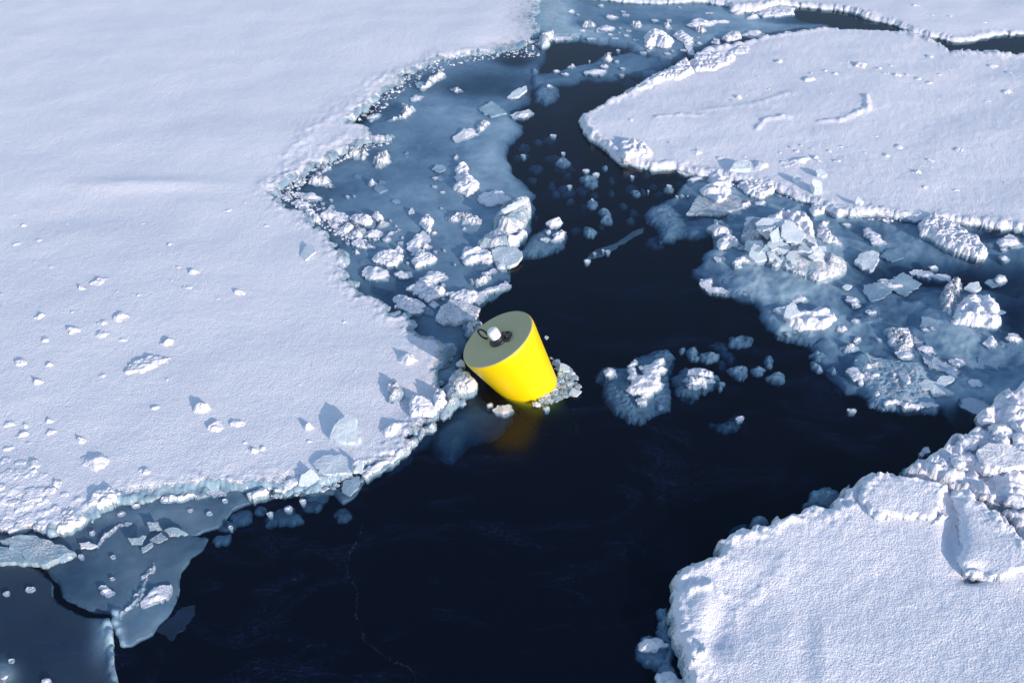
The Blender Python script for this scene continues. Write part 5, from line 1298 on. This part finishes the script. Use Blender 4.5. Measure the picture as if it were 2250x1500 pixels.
slab('thin_ice_strip', "thin glassy ice strip drawn diagonally across the dark channel", 'b3', [(690,1400),(760,1330),(860,1310),(980,1240),(1070,1180),(1115,1165),(1110,1200),(1000,1260),(890,1330),(800,1380)], .010, -.045, (0, 0), mat=ICE, snowv=-.45)
piece('ice_crescent', "dark wet round ice patch with a white crescent edge right of the channel", 'b3', [(1130,1050),(1160,1000),(1260,960),(1330,985),(1420,1060),(1430,1170),(1330,1230),(1240,1230),(1200,1130),(1150,1100)], 'wet', .02, cat='ice patch')

# ---- brash ice crowded against the buoy
piece('ice_cake', "glinting crumbly ice cake floating just below the yellow buoy", '1', [(615,1000),(650,960),(740,960),(760,1010),(700,1030),(630,1022)], 'lump', .03)
piece('ice_cake', "small round ice knob at the lower left of the yellow buoy", '1', (587,957,56,44), 'lump', .03)
piece('ice_cake', "small ice knob below the brash at the buoy's lower right", '1', (1000,980,54,44), 'lump', .03)
slab('ice_shard', "angular clear shard on top of the brash right of the buoy", '1', [(1100,700),(1105,655),(1170,685),(1172,712),(1130,715)], .02, .04, (.1, .3))
slab('ice_shard', "clear shard at the right tip of the brash by the buoy", '1', [(1170,880),(1200,840),(1258,862),(1225,895)], .02, .03, (.1, .2))
slab('ice_shard', "little clear plate floating above the brash, right of the lid", '1', [(985,470),(1000,455),(1018,465),(1005,485)], .01, .008, (0, 0))
def brash(name, label, zt, pts, n, lo, hi, seed, snowv=(.1, .75)):
    R = random.Random(seed)
    pp = zc(zt, pts)
    xx, yy = W([p[0] for p in pp], [p[1] for p in pp], 0)
    poly = list(zip(xx.tolist(), yy.tolist()))
    V, F, S = [], [], []
    k = 0
    ico = [(0, 0, -1), (.72, -.53, -.45), (-.28, -.85, -.45), (-.89, 0, -.45), (-.28, .85, -.45), (.72, .53, -.45), (.28, -.85, .45), (-.72, -.53, .45), (-.72, .53, .45), (.28, .85, .45), (.89, 0, .45), (0, 0, 1)]
    icf = [(0, 1, 2), (1, 0, 5), (0, 2, 3), (0, 3, 4), (0, 4, 5), (1, 5, 10), (2, 1, 6), (3, 2, 7), (4, 3, 8), (5, 4, 9), (1, 10, 6), (2, 6, 7), (3, 7, 8), (4, 8, 9), (5, 9, 10), (6, 10, 11), (7, 6, 11), (8, 7, 11), (9, 8, 11), (10, 9, 11)]
    while k < n:
        x, y = R.uniform(min(xx), max(xx)), R.uniform(min(yy), max(yy))
        if poly_sd(np.array([x]), np.array([y]), poly)[0] < 0: continue
        r = lo + (hi - lo) * R.random() ** 2
        m = Matrix.Rotation(R.uniform(0, 6.28), 3, 'Z') @ Matrix.Rotation(R.uniform(-.6, .6), 3, 'X')
        b = len(V); sv = R.uniform(*snowv)
        for c in ico:
            q = m @ Vector((c[0] * r * R.uniform(.7, 1.3), c[1] * r * R.uniform(.7, 1.3), c[2] * r * R.uniform(.25, .5)))
            V.append((x + q.x, y + q.y, R.uniform(0, .004) + q.z + r * .1)); S.append(sv)
        F += [tuple(b + i for i in f) for f in icf]
        k += 1
    me = bpy.data.meshes.new(name)
    me.from_pydata(V, [], F)
    me.update()
    at = me.attributes.new("snow", 'FLOAT', 'POINT')
    at.data.foreach_set("value", np.array(S, np.float32))
    o = link_mesh(name, me, ICE, smooth=False)
    tag(o, label, "brash ice", kind='stuff')
brash('brash_ice', "loose brash ice crowded against the right side of the yellow buoy", '1', [(1030,610),(1080,650),(1110,670),(1170,690),(1185,730),(1240,760),(1220,800),(1250,860),(1190,900),(1100,930),(1000,985),(900,965),(960,930),(1060,850),(1085,760)], 300, .005, .034, 1)
brash('brash_ice', "fine ice crumbs washed up along the lower rim of the left floe", '7', [(1210,310),(1400,285),(1600,250),(1780,200),(1950,110),(2060,10),(2080,30),(1980,130),(1790,240),(1600,290),(1400,320),(1230,325)], 260, .005, .02, 2)
brash('brash_ice', "fine ice crumbs between the snow rubble and the left floe's sheltered corner", '3', [(140,400),(180,330),(380,250),(380,300),(300,400),(420,480),(600,540),(820,620),(900,720),(780,800),(560,700),(420,600),(280,500)], 420, .004, .018, 3, (.5, 1.1))
brash('brash_ice', "fine snow crumbs along the near edge of the arrowhead floe", '4', [(560,760),(720,790),(880,840),(1060,860),(1250,930),(1400,1000),(1700,1020),(1700,1045),(1380,1030),(1200,950),(1000,900),(800,870),(600,800)], 300, .005, .02, 4, (.4, 1.1))

brash('brash_ice', "fine snow crumbs along the upper curve of the left floe's edge", 'p', [(772,262),(850,188),(920,142),(1010,112),(1180,88),(1185,125),(1100,130),(1020,138),(930,170),(870,215),(815,268)], 520, .004, .026, 5, (.35, 1.1))
brash('brash_ice', "fine snow crumbs under the stepped corner of the left floe", 'p', [(605,420),(640,382),(710,350),(770,318),(850,298),(862,312),(800,335),(760,350),(720,372),(680,400),(640,425)], 320, .004, .024, 6, (.35, 1.1))
brash('brash_ice', "specks of frost along the faint edge of thin clear ice in the dark lower water", 'p', [(793,1150),(797,1150),(794,1182),(770,1216),(765,1260),(789,1300),(785,1350),(805,1408),(862,1448),(908,1468),(917,1500),(909,1500),(902,1473),(858,1454),(799,1412),(779,1352),(783,1302),(759,1262),(764,1214),(788,1180)], 200, .0006, .0022, 7, (-1.0, -.5))
# ---- bottom left corner
piece('snow_ridge', "straight crusted snow ridge on the wet ice below the left floe", '7', [(750,325),(900,300),(1000,275),(1115,268),(1117,300),(1000,312),(800,342)], 'lump', .05)
slab('ice_slab', "large smooth grey ice slab tilted up at the lower left edge", '7', [(0,530),(80,505),(180,510),(260,540),(330,570),(372,592),(300,612),(230,655),(150,642),(100,590)], .05, .05, (-.02, .05), mat=ICE, snowv=.33)
piece('snow_ridge', "frosted lip along the grey slab's front corner", '7', [(230,645),(280,600),(370,582),(372,602),(290,632)], 'frost', .03, zb=.03)
slab('ice_slab', "grey wet slab corner under the large slab at the left border", '7', [(-60,560),(20,560),(95,590),(150,645),(60,640),(-60,645)], .04, .03, (0, .03), mat=ICE, snowv=.25)
for q, lb in [([(725,445),(780,440),(800,475),(740,480)], "upturned little clear plate standing in the wet ice"), ([(740,530),(800,490),(830,520),(780,545)], "diamond-shaped plate frozen in the wet ice"), ([(700,570),(750,540),(755,560),(705,592)], "narrow plate left of the diamond-shaped one"),
              ([(630,520),(720,510),(700,550),(650,552)], "broad plate left of the little upturned plate"), ([(810,480),(860,465),(930,500),(840,512)], "long flat plate right of the upturned plate"), ([(390,548),(440,538),(480,558),(450,572),(400,570)], "snow-dusted plate resting right of the large grey slab")]:
    up_ = 'upturned' in lb
    slab('ice_plate', lb, '7', q, .012, .006 if not up_ else .04, (0, .5) if up_ else (0.02, .05), mat=ICE, snowv=.30 if 'dusted' not in lb else .7)
piece('snow_chunk', "long rough snow lump near the tip of the wet ice tongue", '7', [(690,840),(720,790),(790,740),(840,740),(845,790),(780,830),(710,850)], 'lump', .07)
piece('snow_chunk', "small snow fleck left of the long rough lump on the wet tongue", '7', [(480,762),(500,750),(570,788),(520,802)], 'lump', .04)
piece('snow_chunk', "sunlit snow scrap on the wet ice near the crusted ridge", '7', (670,355,40,32), 'lump', .03)
piece('snow_ridge', "curved frosty line on the wet ice under the ridge", '7', [(470,545),(500,500),(560,460),(650,422),(662,436),(580,472),(515,520),(485,558)], 'frost', .02)
piece('snow_ridge', "long frosty line running down the wet tongue to the crack", '7', [(575,910),(650,825),(700,745),(740,670),(770,620),(785,640),(745,720),(710,800),(645,875),(600,930)], 'frost', .02)
for t in [(1285,365,55,40),(1190,390,120,60),(1390,390,180,80),(1560,300,110,60),(1690,380,90,60),(1100,510,90,40),(1540,345,110,40),(1120,440,80,40)]:
    piece('sunken_ice', "pale submerged ice disc under the lower rim of the left floe", '7', t, 'wet', .008, zb=-.075, group="submerged ice discs under the lower rim", cat='submerged ice')
for t in [(1495,330,30,30),(1335,395,30,22),(1425,368,36,26),(1140,465,20,12),(600,398,36,20),(940,380,24,20),(1035,395,24,20),(560,612,20,12),(400,610,24,14),(1110,335,24,12),(30,790,24,16),(150,770,36,16),(20,1200,60,40),(230,1225,40,30),(55,1125,24,12),(555,720,18,8),(455,490,26,20)]:
    piece('ice_crumb', "tiny white crumb on the wet ice in the lower left", '7', t, 'lump', None, group="tiny crumbs on the lower left wet ice", cat='ice crumb')
for q, lb in [([(1840,180),(1900,140),(1980,113),(1976,132),(1880,192)], "clear ice fringe below the bright snow curb"), ([(1700,235),(1780,215),(1775,270),(1730,310),(1690,290)], "cluster plate of clear ice at the corner of the lower rim"), ([(1850,190),(1900,165),(1890,190),(1850,200)], "small clear chip beside the clear ice fringe")]:
    slab('ice_plate', lb, '7', q, .02, .012, (0, .05), mat=ICE, snowv=.15)
slab('ice_plate', "nearly invisible dark thin ice plate off the wet tongue's tip", '7', [(770,975),(900,860),(965,850),(960,900),(850,1030)], .012, -.05, (0, 0), mat=ICE, snowv=-.8)

# ---- bottom right floe and its surroundings
piece('snow_plate', "raised snow plate overlapping the top of the bottom right floe", '8', [(1285,655),(1350,680),(1450,672),(1520,680),(1600,692),(1645,650),(1665,580),(1690,520),(1620,500),(1540,472),(1440,460),(1330,450),(1270,500),(1240,580)], 'plate', .05, 'C')
piece('snow_plate', "long raised snow plate with a hollow under its broken front, right border", '8', [(1760,760),(1755,900),(1800,962),(1850,972),(1900,985),(2000,965),(2077,940),(2250,960),(2300,860),(2077,785),(1990,690),(1930,640),(1850,590),(1780,540),(1700,535),(1740,640)], 'plate', .05, 'C')
piece('snow_peak', "pointed snow fin standing between the two raised plates", '8', [(1590,700),(1640,650),(1660,590),(1672,575),(1690,600),(1685,650),(1650,680),(1610,705)], 'lump', .10, 'C')
piece('snow_lump', "rounded snow knob on the left rim of the bottom right floe", '8', [(395,1380),(400,1310),(440,1295),(470,1320),(465,1370),(420,1400)], 'lump', .06, 'C')
cside = [("snow-capped floater beside the bottom right floe", [(125,1310),(150,1265),(220,1260),(270,1295),(220,1320),(140,1325)], 'lump', .08), ("grey sunken body of the snow-capped floater", [(120,1310),(150,1260),(230,1255),(285,1300),(270,1400),(250,1430),(180,1400),(130,1355)], 'wet', .03),
 ("snow lump cut by the bottom border left of the floe", [(215,1480),(230,1440),(290,1435),(350,1470),(350,1560),(220,1570)], 'lump', .10), ("small pale nub under the snow-capped floater", [(155,1390),(175,1355),(190,1390),(170,1402)], 'wet', .05),
 ("underwater shelf along the left flank of the bottom right floe", [(215,1200),(240,1120),(280,1120),(300,1250),(310,1400),(340,1500),(290,1560),(230,1430),(270,1300)], 'wet', .03), ("sunken lumps above the bottom right floe's shoulder", [(960,600),(1000,520),(1090,495),(1150,540),(1110,592)], 'wet', .05),
 ("frosted half-sunken lump on the upper left flank of the bottom floe", [(690,690),(720,640),(780,660),(780,690),(720,718)], 'wet', .07), ("small icy crumb by the tip of the right rubble heap", [(1545,330),(1590,295),(1600,320),(1560,347)], 'lump', .05),
 ("hazy sunken fringe under the right rubble heap", [(1470,420),(1560,350),(1500,440),(1450,440)], 'wet', .03), ("dim sunken fringe on the upper left flank of the bottom floe", [(580,740),(640,690),(680,690),(610,740)], 'deep', .03)]
for lb, pts, st, h in cside:
    piece({'lump': 'snow_chunk', 'wet': 'sunken_ice', 'deep': 'sunken_ice'}[st], lb, '8', pts, st, h)
slab('ice_slab', "smooth oval snow-dusted slab lying on the right rubble heap", '8', [(1840,320),(1900,280),(2000,290),(2077,330),(2120,390),(2000,410),(1930,400),(1860,360)], .05, .07, (0, .1), 'E', mat=ICE, snowv=.75)
for t, h, lb in [((1765,275,80,80), .10, "pointed snow lump at the upper edge of the right rubble heap"), ((2050,110,130,150), .14, "big bright snow hump on the right rubble heap at the border"), ((1960,200,120,90), .10, "knobbly snow hump in the middle of the right rubble heap"),
                 ((1930,530,150,60), .05, "flat snow block in the channel between heap and bottom floe"), ((2040,560,110,60), .05, "snow block at the right end of the heap's front"), ((1700,380,160,70), .06, "broken snow chunk near the heap's left tip")]:
    piece('snow_hump', lb, '8', t, 'lump', h, 'E')
for i in range(26):
    x, y = RS.uniform(2040, 2250), RS.uniform(900, 1110)
    if y < 1020 - (x - 2020) * .75 or y > 1040 + (x - 2040) * .45: continue
    piece('snow_chunk', "rough snow chunk among the others on the right rubble heap", 'p', (x, y, RS.uniform(20, 50), RS.uniform(14, 30)), 'block', .05, 'E', group="snow chunks on the right rubble heap", cat='snow chunk')
